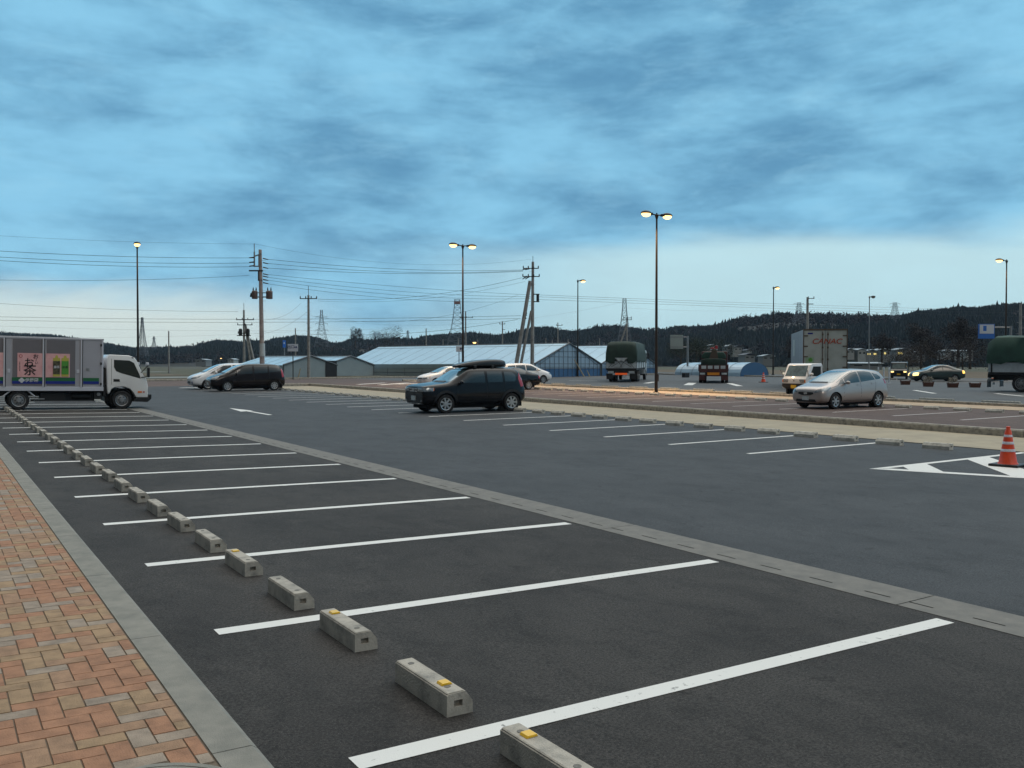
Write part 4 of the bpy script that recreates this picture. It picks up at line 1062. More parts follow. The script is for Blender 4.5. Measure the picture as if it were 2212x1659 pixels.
def patch(bv, kind, pts, name, m, parent, off=.006, cut=.10, depth=.02):
    """a panel of real thickness moulded onto the body surface"""
    bm = bmesh.new()
    vs = [bm.verts.new((p[0], p[1], 0)) for p in pts]; bm.faces.new(vs)
    bmesh.ops.triangulate(bm, faces=bm.faces)
    for _ in range(5):
        es = [e for e in bm.edges if e.calc_length() > cut]
        if not es: break
        bmesh.ops.subdivide_edges(bm, edges=es, cuts=1, use_grid_fill=False); bmesh.ops.triangulate(bm, faces=bm.faces)
    d = DIRS[kind]; miss = []
    for v in bm.verts:
        a, c = v.co.x, v.co.y
        o = {'side': Vector((a, -5, c)), 'oside': Vector((a, 5, c)), 'front': Vector((-5, a, c)), 'rear': Vector((15, a, c)), 'top': Vector((a, c, 6))}[kind]
        loc, nr, _, _ = bv.ray_cast(o, d)
        if loc is None: miss.append(v); continue
        if nr.dot(d) > 0: nr = -nr
        v.co = loc+nr*off
    if miss: bmesh.ops.delete(bm, geom=miss, context='VERTS')
    if not bm.faces: bm.free(); return None
    r = bmesh.ops.extrude_face_region(bm, geom=bm.faces[:])
    for g in r['geom']:
        if isinstance(g, bmesh.types.BMVert): g.co += d*depth
    bmesh.ops.recalc_face_normals(bm, faces=bm.faces)
    for f in bm.faces: f.smooth = True
    me = bpy.data.meshes.new(name); bm.to_mesh(me); bm.free(); me.materials.append(M[m])
    try: me.set_sharp_from_angle(angle=math.radians(40))
    except Exception: pass
    o = bpy.data.objects.new(name, me); C.objects.link(o); o.parent = parent
    return o
def strip(p, q, w):
    (a, b_), (c, d) = p, q; L = math.hypot(c-a, d-b_); nx, ny = -(d-b_)/L*w/2, (c-a)/L*w/2
    return [(a+nx, b_+ny), (c+nx, d+ny), (c-nx, d-ny), (a-nx, b_-ny)]
def wheel(parent, x, y, r, side, spokes=7, wd=.2, m='rim', hub=False, rr=.68):
    """tyre with a lathe-turned rim; side = -1 near flank, +1 far flank"""
    t = MB(); w = wd/2
    t.lathe([(r*rr, -w), (r*.93, -w), (r, -w*.7), (r, w*.7), (r*.93, w), (r*rr, w)], axis='Y', n=36, closed=True)
    o = t.build('wheel', 'tyre', parent, smooth=True); o.location = (x, y, r)
    b = MB(); R = r*rr
    b.lathe([(R*1.01, -w*.9), (R*1.01, w*.9), (R*.9, w*.8), (R*.88, -w*.8)], axis='Y', n=30, closed=True)
    s = side
    if hub:                                        # pressed steel truck wheel
        b.lathe([(R*.9, s*w*.2), (R*.62, s*w*.55), (R*.42, s*w*.55), (R*.36, s*w*1.0), (R*.2, s*w*1.05), (.001, s*w*1.05)], axis='Y', n=26)
    else:
        for k in range(spokes):
            a = 6.2832*k/spokes; c, s_ = math.cos(a), math.sin(a)
            mid = R*.52; b.box((mid*c, s*w*.72, mid*s_), (R*.92, w*.28, R*.27), ry=-a)
        b.cyl((0, s*w*.5, 0), (0, s*w*.95, 0), R*.24, n=14)
    ri = b.build('rim', m, o, smooth=True, auto=30)
    b = MB(); b.cyl((0, s*w*.1, 0), (0, s*w*.3, 0), R*.95, n=24)
    if hub:
        for k in range(6): a = 1.047*k; b.cyl((R*.52*math.cos(a), s*w*.5, R*.52*math.sin(a)), (R*.52*math.cos(a), s*w*.64, R*.52*math.sin(a)), R*.09, n=8)
    b.build('rim_recess', 'rim_dark', o)
    return o
def vehicle(name, label, cat, origin, rz, W_, wheels_x, r, near=None):
    """origin = world point of the body's local (0, 0)"""
    x, y = origin
    c, s = math.cos(rz), math.sin(rz); e = .5
    gx = (zg(x+e*c, y+e*s)-zg(x-e*c, y-e*s)); gy = (zg(x-e*s, y+e*c)-zg(x+e*s, y-e*c))
    root = empty(name, (x, y, zg(x, y)), rz, label, cat, tilt=(math.atan(gy), -math.atan(gx)))
    return root
def mirror_part(parent, x, y, z, m, s, f=-1):
    b = MB(); b.sph((x, y+s*.12, z), (.13, .22, .15), 12); b.box((x+.02, y+s*.02, z-.03), (.07, .12, .04)); b.build('door_mirror', m, parent, smooth=True)
def car(name, label, cat, near_pt, rz, sp):
    """near_pt: ground point under the front wheel on the near (-y) flank; the nose points to local -x"""
    W_ = sp['W']; xf, xr = sp['wheels']; r = sp['r']
    c, s = math.cos(rz), math.sin(rz); ly = -W_/2+.02
    org = (near_pt[0]-(xf*c-ly*s), near_pt[1]-(xf*s+ly*c))
    root = vehicle(name, label, cat, org, rz, W_, sp['wheels'], r)
    bo, bv = body(sp['st'], sp['paint'], root, sp['wheels'], r, hw=W_/2)
    for x in sp['wheels']:
        for sd_ in (-1, 1): wheel(root, x, sd_*(W_/2-.125), r, sd_, sp.get('spokes', 7), m=sp.get('rim', 'rim'))
    b = MB(); b.box(((xf+xr)/2, 0, r*.75), (xr-xf+1.2, W_*.72, .18)); b.build('underbody', 'well', root)
    for k in ('side', 'oside'):
        for i, poly in enumerate(sp['windows']): patch(bv, k, poly, 'side_window', sp.get('sglass', 'glass'), root)
        for p_, q_ in sp.get('seams', ()): patch(bv, k, strip(p_, q_, .012), 'door_seam', 'seam', bo, .002, .2, .006)
        for p_ in sp.get('handles', ()): patch(bv, k, strip(p_, (p_[0]+.17, p_[1]+.005), .035), 'door_handle', sp.get('handle', sp['paint']), root, .02, .2, .02)
        for p_ in sp.get('sidelamps', ()): patch(bv, k, p_[0], p_[1], p_[2], root, .008, .08)
        if 'clad' in sp:
            for x in sp['wheels']:
                R0, R1 = r*1.17, r*1.17+.10; aa = [-.25+(PI+.5)*j/16 for j in range(17)]
                patch(bv, k, [(x+R0*math.cos(a), r+R0*math.sin(a)) for a in aa]+[(x+R1*math.cos(a), r+R1*math.sin(a)) for a in aa[::-1]], 'arch_cladding', 'cladding', bo, .014, .12, .04)
            patch(bv, k, [(xf+r*1.2, sp['clad']), (xf+r*1.2, sp['clad']+.17), (xr-r*1.2, sp['clad']+.17), (xr-r*1.2, sp['clad'])], 'sill_cladding', 'cladding', bo, .015, .3, .03)
    w = patch(bv, 'front', sp['screen'], 'windscreen', sp.get('wglass', 'screen_glass'), root, .006)
    if w:
        patch(bv, 'front', [(-.45, sp['screen'][0][1]-.02), (.5, sp['screen'][0][1]-.02), (.45, sp['screen'][0][1]+.025), (-.4, sp['screen'][0][1]+.025)], 'wiper', 'black_pl', w, .014, .3, .01)
    if 'rscreen' in sp: patch(bv, 'rear', sp['rscreen'], 'rear_window', 'glass', root, .006)
    for kd, poly, nm, m_ in sp.get('patches', ()): patch(bv, kd, poly, nm, m_, root, .024 if nm in ('emblem', 'number_plate') else .012, .08)
    for s_ in (-1, 1): mirror_part(root, sp['mirror'][0], s_*(sp['mirror'][2] if len(sp['mirror']) > 2 else W_/2-.06), sp['mirror'][1], sp.get('mirror_m', sp['paint']), s_)
    return root, bo, bv
def mir(poly): return [(-y, z) for y, z in poly][::-1]
def both(kd, poly, nm, m_): return [(kd, poly, nm, m_), (kd, mir(poly), nm, m_)]
# ---- black SUV with roof box, middle row
sp = dict(W=1.90, wheels=(.92, 3.86), r=.365, paint='paint_black', spokes=7, clad=.30,
    st=[(0, .40, .84, .98, .70, .72, .66), (.01, .37, .88, 1.02, .80, .80, .72), (.07, .33, .95, 1.07, .89, .87, .78), (.30, .30, 1.0, 1.11, .93, .90, .80), (.7, .30, 1.04, 1.15, .94, .91, .80), (1.0, .30, 1.06, 1.18, .94, .91, .80), (1.12, .30, 1.08, 1.20, .94, .91, .80),
        (1.3, .30, 1.09, 1.28, .94, .91, .78), (1.95, .30, 1.12, 1.70, .94, .91, .74), (2.2, .30, 1.13, 1.755, .94, .91, .75), (3.4, .30, 1.15, 1.765, .94, .91, .75), (4.05, .30, 1.16, 1.74, .94, .90, .73), (4.32, .30, 1.15, 1.67, .93, .88, .70), (4.44, .34, 1.10, 1.30, .90, .85, .72), (4.52, .36, .95, 1.02, .84, .80, .70), (4.54, .42, .62, .66, .80, .76, .70)],
    windows=[[(1.48, 1.17), (1.98, 1.56), (2.12, 1.60), (2.66, 1.61), (2.66, 1.18)], [(2.78, 1.18), (2.78, 1.61), (3.46, 1.61), (3.46, 1.19)], [(3.56, 1.20), (3.56, 1.60), (3.95, 1.58), (4.10, 1.45), (4.08, 1.26), (4.0, 1.20)]],
    screen=[(-.72, 1.22), (.72, 1.22), (.64, 1.66), (-.64, 1.66)], rscreen=[(-.6, 1.2), (.6, 1.2), (.55, 1.58), (-.55, 1.58)],
    seams=[((1.42, .5), (1.42, 1.15)), ((2.72, .45), (2.72, 1.65)), ((3.52, .75), (3.52, 1.6)), ((1.42, .5), (3.3, .5)), ((.3, 1.0), (1.42, 1.08))], handles=[(2.42, 1.06), (3.22, 1.07)],
    mirror=(1.55, 1.20), sidelamps=[([(4.28, .98), (4.20, 1.30), (4.28, 1.55), (4.40, 1.40), (4.42, 1.0)], 'tail_lamp', 'redlens'), ([(.05, .86), (.05, 1.0), (.42, 1.0), (.38, .87)], 'headlight_wrap', 'headlight'), ([(.30, .88), (.32, .99), (.43, .99), (.41, .89)], 'indicator', 'amber')],
    patches=both('front', [(.34, .86), (.36, 1.0), (.84, 1.0), (.86, .86)], 'headlight', 'headlight')+[('front', [(-.31, .84), (.31, .84), (.31, .88), (-.31, .88)], 'grille_bar', 'trim'), ('front', [(-.32, .93), (.32, .93), (.32, .98), (-.32, .98)], 'grille_bar', 'trim'), ('front', [(-.075, .84), (.075, .84), (.05, .97), (-.05, .97)], 'emblem', 'trim'),
        ('front', [(-.17, .50), (.17, .50), (.17, .68), (-.17, .68)], 'number_plate', 'plate'), ('front', [(-.66, .36), (.66, .36), (.70, .40), (-.70, .40)], 'skid_plate', 'trim'), ('rear', [(-.17, .6), (.17, .6), (.17, .77), (-.17, .77)], 'number_plate', 'plate')]+both('front', [(.60, .46), (.62, .53), (.70, .53), (.70, .46)], 'fog_lamp', 'headlight'))
root, bo, bv = car('parked_car', 'black boxy car with a long roof box, parked in the middle row facing left', 'car', (16.42, 29.80), -.02, sp)
b = MB()
for x in (2.35, 3.15):
    b.box((x, 0, 1.835), (.06, 1.28, .04))
    for s in (-1, 1): b.box((x, s*.62, 1.80), (.12, .06, .12))
b.build('roof_bars', 'black_pl', root, bevel=.01)
def roofbox(parent):
    st = [(1.22, 1.86, 1.90, 1.92, .10, .12, .10), (1.28, 1.855, 1.92, 1.97, .26, .28, .22), (1.7, 1.85, 1.95, 2.07, .37, .38, .32), (2.4, 1.85, 1.97, 2.17, .40, .41, .36), (3.3, 1.85, 1.99, 2.21, .40, .41, .36), (3.68, 1.87, 2.0, 2.16, .36, .37, .30), (3.78, 1.92, 1.99, 2.08, .28, .28, .24)]
    bo_, bv_ = body(st, 'box_black', parent, (), .3, well=False, name='shell')
    patch(bv_, 'side', strip((1.4, 1.955), (3.7, 2.0), .018), 'lid_seam', 'seam', parent, .004, .2, .01)
    for x in (2.2, 3.0): patch(bv_, 'side', [(x, 1.90), (x+.08, 1.90), (x+.08, 1.94), (x, 1.94)], 'lock', 'trim', parent, .006, .2, .01)
M['box_black'] = mat('roof_box_black', (.010, .011, .013), .35, coat=.5, spec=.2)
rb = empty('roof_box', (0, 0, 0), 0, 'long glossy black roof box strapped on top of the black boxy car', 'roof box')
rb.location = root.location; rb.rotation_euler = root.rotation_euler
roofbox(rb)
c_, s_ = math.cos(root.rotation_euler.z), math.sin(root.rotation_euler.z); rb.location.x += -(-.20)*s_; rb.location.y += -.20*c_
root.scale = (1, 1, .975); rb.scale = (.88, 1, .92); rb.location.x += .55; rb.location.z += .02
# ---- silver hatchback in the reddish row
fit = dict(W=1.80, wheels=(.80, 3.47), r=.33, paint='paint_silver', spokes=6,
    st=[(0, .32, .58, .70, .58, .60, .50), (.02, .27, .64, .78, .70, .72, .60), (.12, .22, .73, .89, .83, .81, .66), (.5, .20, .82, .97, .88, .85, .68), (.78, .20, .90, 1.05, .89, .86, .70), (.92, .20, .93, 1.12, .89, .86, .68), (1.55, .20, .99, 1.42, .89, .86, .64), (2.05, .20, 1.02, 1.585, .89, .86, .62),
        (2.5, .20, 1.06, 1.625, .89, .86, .62), (3.1, .20, 1.12, 1.61, .89, .86, .61), (3.70, .21, 1.15, 1.57, .89, .85, .60), (3.93, .23, 1.13, 1.51, .88, .84, .59), (4.05, .26, 1.08, 1.34, .87, .82, .60), (4.13, .30, .92, 1.02, .85, .80, .66), (4.165, .34, .72, .80, .80, .76, .68), (4.17, .4, .56, .6, .7, .68, .62)],
    windows=[[(1.02, 1.00), (1.25, 1.17), (1.40, 1.24), (1.40, 1.03)], [(1.46, 1.04), (1.46, 1.27), (1.95, 1.47), (2.32, 1.535), (2.32, 1.09)], [(2.40, 1.10), (2.40, 1.535), (2.85, 1.535), (3.2, 1.49), (3.30, 1.18)], [(3.37, 1.19), (3.28, 1.46), (3.58, 1.40), (3.74, 1.27), (3.66, 1.21)]],
    screen=[(-.72, 1.08), (.72, 1.08), (.58, 1.54), (-.58, 1.54)], rscreen=[(-.55, 1.1), (.55, 1.1), (.5, 1.42), (-.5, 1.42)],
    seams=[((1.30, .35), (1.30, 1.0)), ((2.36, .33), (2.36, 1.52)), ((3.22, .62), (3.34, 1.16)), ((1.30, .34), (3.1, .34)), ((.30, .80), (1.05, .98))], handles=[(2.12, .98), (3.02, 1.03)],
    mirror=(1.42, 1.08), sidelamps=[([(3.92, 1.0), (3.86, 1.22), (3.98, 1.20), (4.06, 1.02)], 'tail_lamp', 'redlens'), ([(.10, .70), (.28, .86), (.62, .93), (.50, .80)], 'headlight_wrap', 'headlight')],
    patches=both('front', [(.44, .66), (.50, .76), (.80, .88), (.82, .74)], 'headlight', 'headlight')+[('front', [(-.40, .62), (-.36, .69), (.36, .69), (.40, .62), (.2, .56), (-.2, .56)], 'grille', 'black_pl'), ('front', [(-.08, .60), (.08, .60), (.08, .68), (-.08, .68)], 'emblem', 'trim'), ('front', [(-.52, .30), (-.48, .40), (.48, .40), (.52, .30)], 'lower_grille', 'black_pl'), ('front', [(-.17, .36), (.17, .36), (.17, .51), (-.17, .51)], 'number_plate', 'plate'), ('rear', [(-.17, .6), (.17, .6), (.17, .77), (-.17, .77)], 'number_plate', 'plate')])
car('parked_car', 'silver hatchback parked alone in the reddish row in front of the box truck', 'car', (31.15, 23.50), -.042, fit)
# ---- dark minivan, middle row far end
van = dict(W=1.84, wheels=(1.0, 4.0), r=.33, paint='paint_brown', spokes=8,
    st=[(0, .36, .55, .70, .58, .60, .50), (.03, .30, .64, .80, .74, .74, .60), (.2, .24, .76, .93, .86, .84, .66), (.6, .22, .90, 1.04, .90, .87, .70), (.85, .22, .96, 1.12, .90, .87, .70), (1.0, .22, .98, 1.20, .90, .87, .68), (1.75, .22, 1.03, 1.60, .90, .87, .66), (2.2, .22, 1.05, 1.71, .90, .87, .66), (3.0, .22, 1.08, 1.74, .90, .87, .67), (4.0, .22, 1.10, 1.70, .90, .87, .67), (4.45, .24, 1.10, 1.64, .89, .86, .66), (4.62, .26, 1.06, 1.35, .87, .83, .68), (4.72, .30, .85, .95, .82, .78, .7), (4.74, .36, .6, .66, .76, .72, .66)],
    windows=[[(1.15, 1.06), (1.55, 1.28), (1.55, 1.07)], [(1.62, 1.08), (1.62, 1.32), (2.1, 1.58), (2.62, 1.61), (2.62, 1.12)], [(2.72, 1.13), (2.72, 1.62), (3.60, 1.61), (3.60, 1.16)], [(3.68, 1.17), (3.68, 1.60), (4.35, 1.55), (4.42, 1.25)]],
    screen=[(-.72, 1.16), (.72, 1.16), (.60, 1.64), (-.60, 1.64)], rscreen=[(-.6, 1.1), (.6, 1.1), (.55, 1.55), (-.55, 1.55)],
    seams=[((1.5, .4), (1.5, 1.05)), ((2.68, .35), (2.68, 1.6)), ((3.66, .75), (3.66, 1.6)), ((1.5, .34), (3.5, .34))], handles=[(2.4, 1.0), (2.86, 1.02)], mirror=(1.55, 1.12), sglass='glass',
    sidelamps=[([(.10, .74), (.16, .88), (.52, .95), (.40, .82)], 'headlight_wrap', 'headlight'), ([(4.5, .85), (4.46, 1.4), (4.58, 1.38), (4.66, .88)], 'tail_lamp', 'redlens')],
    patches=both('front', [(.36, .72), (.40, .84), (.78, .90), (.80, .76)], 'headlight', 'headlight')+[('front', [(-.34, .70), (.34, .70), (.34, .74), (-.34, .74)], 'grille_bar', 'trim'), ('front', [(-.34, .78), (.34, .78), (.34, .83), (-.34, .83)], 'grille_bar', 'trim'), ('front', [(-.17, .42), (.17, .42), (.17, .58), (-.17, .58)], 'number_plate', 'plate')])
car('parked_minivan', 'dark brown minivan at the far end of the middle row, hiding a white one', 'minivan', (XA(492, 57.0), 57.0), 0, van)
w1 = dict(van); w1['paint'] = 'paint_white'; w1['sglass'] = 'glass'
w1['sidelamps'] = [([(.14, .72), (.20, .82), (.62, .93), (.45, .80)], 'headlight_wrap', 'headlight')]
w1['patches'] = both('front', [(.40, .66), (.46, .74), (.80, .86), (.82, .74)], 'headlight', 'headlight')+[('front', [(-.42, .40), (-.36, .54), (.36, .54), (.42, .40)], 'lower_grille', 'black_pl'), ('front', [(-.17, .56), (.17, .56), (.17, .68), (-.17, .68)], 'number_plate', 'plate')]+both('front', [(.62, .40), (.60, .52), (.72, .54), (.74, .42)], 'fog_lamp', 'sign_navy')
car('parked_minivan', 'white minivan half hidden behind the dark brown minivan', 'minivan', (XA(449, 61.4), 61.4), 0, w1)
# ---- white saloon behind the black car
sed = dict(W=1.78, wheels=(.85, 3.55), r=.31, paint='paint_white', spokes=7,
    st=[(0, .34, .52, .62, .55, .57, .50), (.03, .26, .58, .70, .70, .70, .60), (.2, .20, .68, .82, .82, .80, .66), (.7, .18, .82, .94, .87, .84, .70), (1.05, .18, .90, 1.0, .88, .85, .71), (1.25, .18, .93, 1.08, .88, .85, .68), (1.95, .18, .96, 1.42, .88, .85, .60), (2.4, .18, .97, 1.49, .88, .85, .60), (3.1, .18, .99, 1.47, .88, .85, .60), (3.6, .18, 1.0, 1.26, .88, .84, .62), (3.85, .20, 1.0, 1.12, .87, .83, .66), (4.35, .24, .98, 1.05, .84, .80, .68), (4.50, .28, .86, .94, .80, .77, .68), (4.54, .36, .6, .66, .74, .72, .66)],
    windows=[[(1.42, .99), (1.98, 1.34), (2.45, 1.41), (2.45, 1.01)], [(2.53, 1.02), (2.53, 1.41), (3.05, 1.38), (3.42, 1.22), (3.30, 1.04)]],
    screen=[(-.68, 1.03), (.68, 1.03), (.55, 1.42), (-.55, 1.42)], rscreen=[(-.6, 1.1), (.6, 1.1), (.5, 1.38), (-.5, 1.38)],
    seams=[((1.4, .3), (1.4, .95)), ((2.49, .3), (2.49, 1.4)), ((3.3, .5), (3.42, 1.0))], handles=[(2.2, .93), (3.1, .96)], mirror=(1.5, 1.03),
    sidelamps=[([(.10, .58), (.14, .70), (.42, .76), (.34, .64)], 'headlight_wrap', 'headlight'), ([(4.36, .74), (4.34, .94), (4.48, .88), (4.50, .74)], 'tail_lamp', 'redlens'), ([(.30, .62), (.32, .71), (.42, .74), (.40, .65)], 'indicator', 'amber')],
    patches=both('front', [(.40, .56), (.42, .66), (.76, .70), (.78, .58)], 'headlight', 'headlight')+[('front', [(-.34, .56), (.34, .56), (.34, .64), (-.34, .64)], 'grille', 'black_pl'), ('front', [(-.17, .36), (.17, .36), (.17, .50), (-.17, .50)], 'number_plate', 'plate')]+both('rear', [(.5, .74), (.5, .9), (.76, .88), (.76, .74)], 'tail_lamp', 'redlens'))
car('parked_car', 'white saloon in the reddish row peeking out behind the front of the black car', 'car', (30.9, 57.6), 0, sed)
s2 = dict(sed); s2['paint'] = 'paint_black'; s2['st'] = [(x, a, b2, c2, d2, e2, f2) for x, a, b2, c2, d2, e2, f2 in sed['st']]
car('parked_car', 'black saloon whose tail shows behind the rear of the black boxy car', 'car', (XA(1143, 49.2)-2.7, 49.2), 0, s2)
# ---- white low minivan facing right, beyond the far strip
w2 = dict(van); w2['paint'] = 'paint_white'; w2['r'] = .33
w2['st'] = [(x, a, b2*.97, (c2-1.1)*.90+1.1 if c2 > 1.1 else c2, d2, e2, f2) for x, a, b2, c2, d2, e2, f2 in van['st']]
w2['windows'] = [[(x, (z-1.1)*.88+1.07) for x, z in p] for p in van['windows']]; w2['screen'] = [(y, (z-1.16)*.88+1.13) for y, z in van['screen']]
w2['sidelamps'] = []; w2['patches'] = both('front', [(.40, .66), (.46, .74), (.80, .86), (.82, .74)], 'headlight', 'headlight')
fx = XA(1174, 60.5)
car('parked_minivan', 'low white minivan facing right, beyond the far tan strip', 'minivan', (fx, 62.3), PI, w2)
# ---- dark car with lights on, on the road
M['beam'] = mat('headlamp_on', (.9, .8, .5), .3, emit=(1, .72, .25), estr=2.0)
M['beam_low'] = mat('sidelamp_on', (.9, .6, .2), .3, emit=(1, .60, .12), estr=1.6)
s3 = dict(sed); s3['paint'] = 'paint_green'
s3['sidelamps'] = [([(.02, .50), (.04, .76), (.36, .80), (.34, .54)], 'headlight_wrap', 'beam'), ([(4.24, .70), (4.22, .98), (4.44, .96), (4.46, .72)], 'tail_lamp', 'beam_low')]
s3['patches'] = both('front', [(.40, .50), (.42, .74), (.78, .76), (.80, .54)], 'headlight', 'beam')
P = G(1997, 824); car('moving_car', 'dark green saloon with its headlight lit, driving left along the road', 'car', (P.x, P.y), -.60, s3)
def boxcar(name, label, cat, org, rz, L_, W_, H_, m, lit=False, r=.28):
    root = vehicle(name, label, cat, org, rz, W_, (.6, L_-.7), r); b = MB()
    b.prism([(0, .25), (0, .85), (.28, 1.0), (.62, H_-.08), (.85, H_), (L_-.1, H_), (L_, H_-.2), (L_, .3), (L_-.1, .25)], -W_/2, W_/2, 'Y'); bo = b.build('body', m, root, bevel=.07, seg=3, smooth=True)
    bm = bmesh.new(); bm.from_mesh(bo.data); bv = BVHTree.FromBMesh(bm)
    for x in (.62, L_-.7):
        for s in (-1, 1): wheel(root, x, s*(W_/2-.07), r, s, 6, wd=.16)
        for k in ('side', 'oside'): patch(bv, k, [(x+r*1.15*math.cos(a), r+r*1.15*math.sin(a)) for a in [PI*j/10 for j in range(11)]]+[(x-r*1.15, .26), (x+r*1.15, .26)], 'wheel_arch', 'well', bo, .004)
    patch(bv, 'front', [(-W_*.42, 1.04), (W_*.42, 1.04), (W_*.38, H_-.15), (-W_*.38, H_-.15)], 'windscreen', 'screen_glass', root)
    for k in ('side', 'oside'):
        patch(bv, k, [(.42, 1.05), (.72, H_-.2), (1.35, H_-.2), (1.35, 1.0)], 'side_window', 'glass', root)
        if L_ > 2.8: patch(bv, k, [(1.5, 1.0), (1.5, H_-.2), (L_-.4, H_-.2), (L_-.3, 1.0)], 'side_window', 'glass', root)
    for s in (-1, 1):
        pl = [(s*W_*.30, .66), (s*W_*.30, .80), (s*W_*.47, .80), (s*W_*.47, .66)]
        patch(bv, 'front', pl if s > 0 else pl[::-1], 'headlight', 'beam' if lit else 'headlight', root, .012)
    patch(bv, 'front', [(-.16, .42), (.16, .42), (.16, .56), (-.16, .56)], 'number_plate', 'marker', root, .012)
    patch(bv, 'front', [(-W_*.48, .28), (W_*.48, .28), (W_*.48, .58), (-W_*.48, .58)], 'bumper', 'black_pl', root, .008)
    return root, bo, bv
P = G(1941, 819); boxcar('moving_van', 'dark mini van far off on the road with both headlights lit', 'van', (P.x, P.y), PI/2-YAW-.45-.0, 3.4, 1.5, 1.7, 'paint_black', lit=True)
# ---- white mini truck with grey load bed
def kei():
    P = (39.95, 33.25); root, bo, bv = None, None, None
    rz = math.radians(2)
    root = vehicle('mini_truck', 'white mini truck with yellow number plate behind the silver hatchback', 'truck', (P[0]-.35, P[1]+.55-1.2), rz, 1.55, (), .28)
    W_ = 1.55; b = MB()
    b.prism([(0, .42), (-.02, .95), (.08, 1.05), (.42, 1.72), (.58, 1.80), (1.38, 1.80), (1.46, 1.70), (1.50, .50), (.95, .42), (.75, .62), (.30, .62), (.18, .42)], -W_/2, W_/2, 'Y')
    bo = b.build('cab', 'paint_white', root, bevel=.05, seg=3, smooth=True)
    bm = bmesh.new(); bm.from_mesh(bo.data); bv = BVHTree.FromBMesh(bm)
    patch(bv, 'front', [(-.68, 1.10), (.68, 1.10), (.62, 1.68), (-.62, 1.68)], 'windscreen', 'screen_glass', root)
    for k in ('side', 'oside'):
        patch(bv, k, [(.34, 1.12), (.62, 1.64), (1.28, 1.64), (1.28, 1.10)], 'side_window', 'glass', root)
        patch(bv, k, strip((1.34, .55), (1.34, 1.7), .015), 'door_seam', 'seam', bo, .002, .3, .006)
        patch(bv, k, strip((.25, .98), (1.36, .94), .012), 'panel_seam', 'seam', bo, .002, .3, .006)
    for s in (-1, 1):
        pl = [(s*.40, .76), (s*.36, .93), (s*.70, .93), (s*.72, .76)]; patch(bv, 'front', pl if s > 0 else pl[::-1], 'headlight', 'headlight', root, .012)
        pl = [(s*.69, .77), (s*.69, .92), (s*.745, .92), (s*.745, .77)]; patch(bv, 'front', pl if s > 0 else pl[::-1], 'indicator', 'amber', root, .018)
    patch(bv, 'front', [(-.76, .42), (.76, .42), (.76, .70), (-.76, .70)], 'bumper', 'black_pl', root, .03, .2, .05)
    patch(bv, 'front', [(-.17, .46), (.17, .46), (.17, .63), (-.17, .63)], 'number_plate', 'marker', root, .045)
    patch(bv, 'front', [(-.04, .82), (.04, .82), (.04, .9), (-.04, .9)], 'emblem', 'trim', root, .012)
    b = MB(); b.box((2.5, 0, .66), (2.0, 1.5, .06))
    for s in (-1, 1): b.box((2.5, s*.74, .82), (2.0, .04, .30))
    b.box((3.5, 0, .82), (.04, 1.5, .30)); b.box((1.52, 0, 1.0), (.04, 1.45, .62)); b.build('load_bed', 'paint_white', root, bevel=.01)
    b = MB(); b.box((1.7, 0, .48), (3.0, .7, .16)); b.build('chassis', 'black_pl', root)
    for x in (.52, 2.75):
        for s in (-1, 1): wheel(root, x, s*.66, .275, s, 6, wd=.15, m='steel')
    for s in (-1, 1): mirror_part(root, .30, s*.80, 1.22, 'paint_white', s)
    b = MB()
    for s in (-1, 1): b.cyl((.15, s*.82, 1.1), (-.05, s*.9, 1.45), .02, n=6)
    b.build('mirror_stay', 'steel', root)
kei()
# ---- delivery truck, left
M['truck_box'] = mat('truck_box_panel', (.40, .40, .44), .45, coat=.2, n=.06, nscale=2)
M['truck_inner'] = mat('truck_box_inner', (.165, .155, .168), .55, n=.08, nscale=3)
M['truck_rail'] = mat('truck_aluminium', (.60, .61, .66), .4, metal=.2)
M['pink'] = mat('pink_advert', (.80, .47, .46), .5, n=1, nscale=3.5, ndetail=5, col2=(.68, .33, .34))
M['green_band'] = mat('green_band', (.012, .13, .045), .5)
M['blue_band'] = mat('blue_band', (.008, .022, .23), .5)
M['ink'] = mat('black_ink', (.012, .010, .010), .6)
M['ad_yellow'] = mat('advert_yellow', (.50, .44, .08), .5)
M['ad_green'] = mat('advert_green', (.08, .30, .04), .5)
M['ad_dark'] = mat('advert_dark', (.02, .018, .010), .5, n=1, nscale=16, col2=(.14, .13, .07))
M['white_ink'] = mat('white_lettering', (.62, .64, .68), .5)
M['cab_white'] = paint('cab_white', (.80, .79, .77), .4)
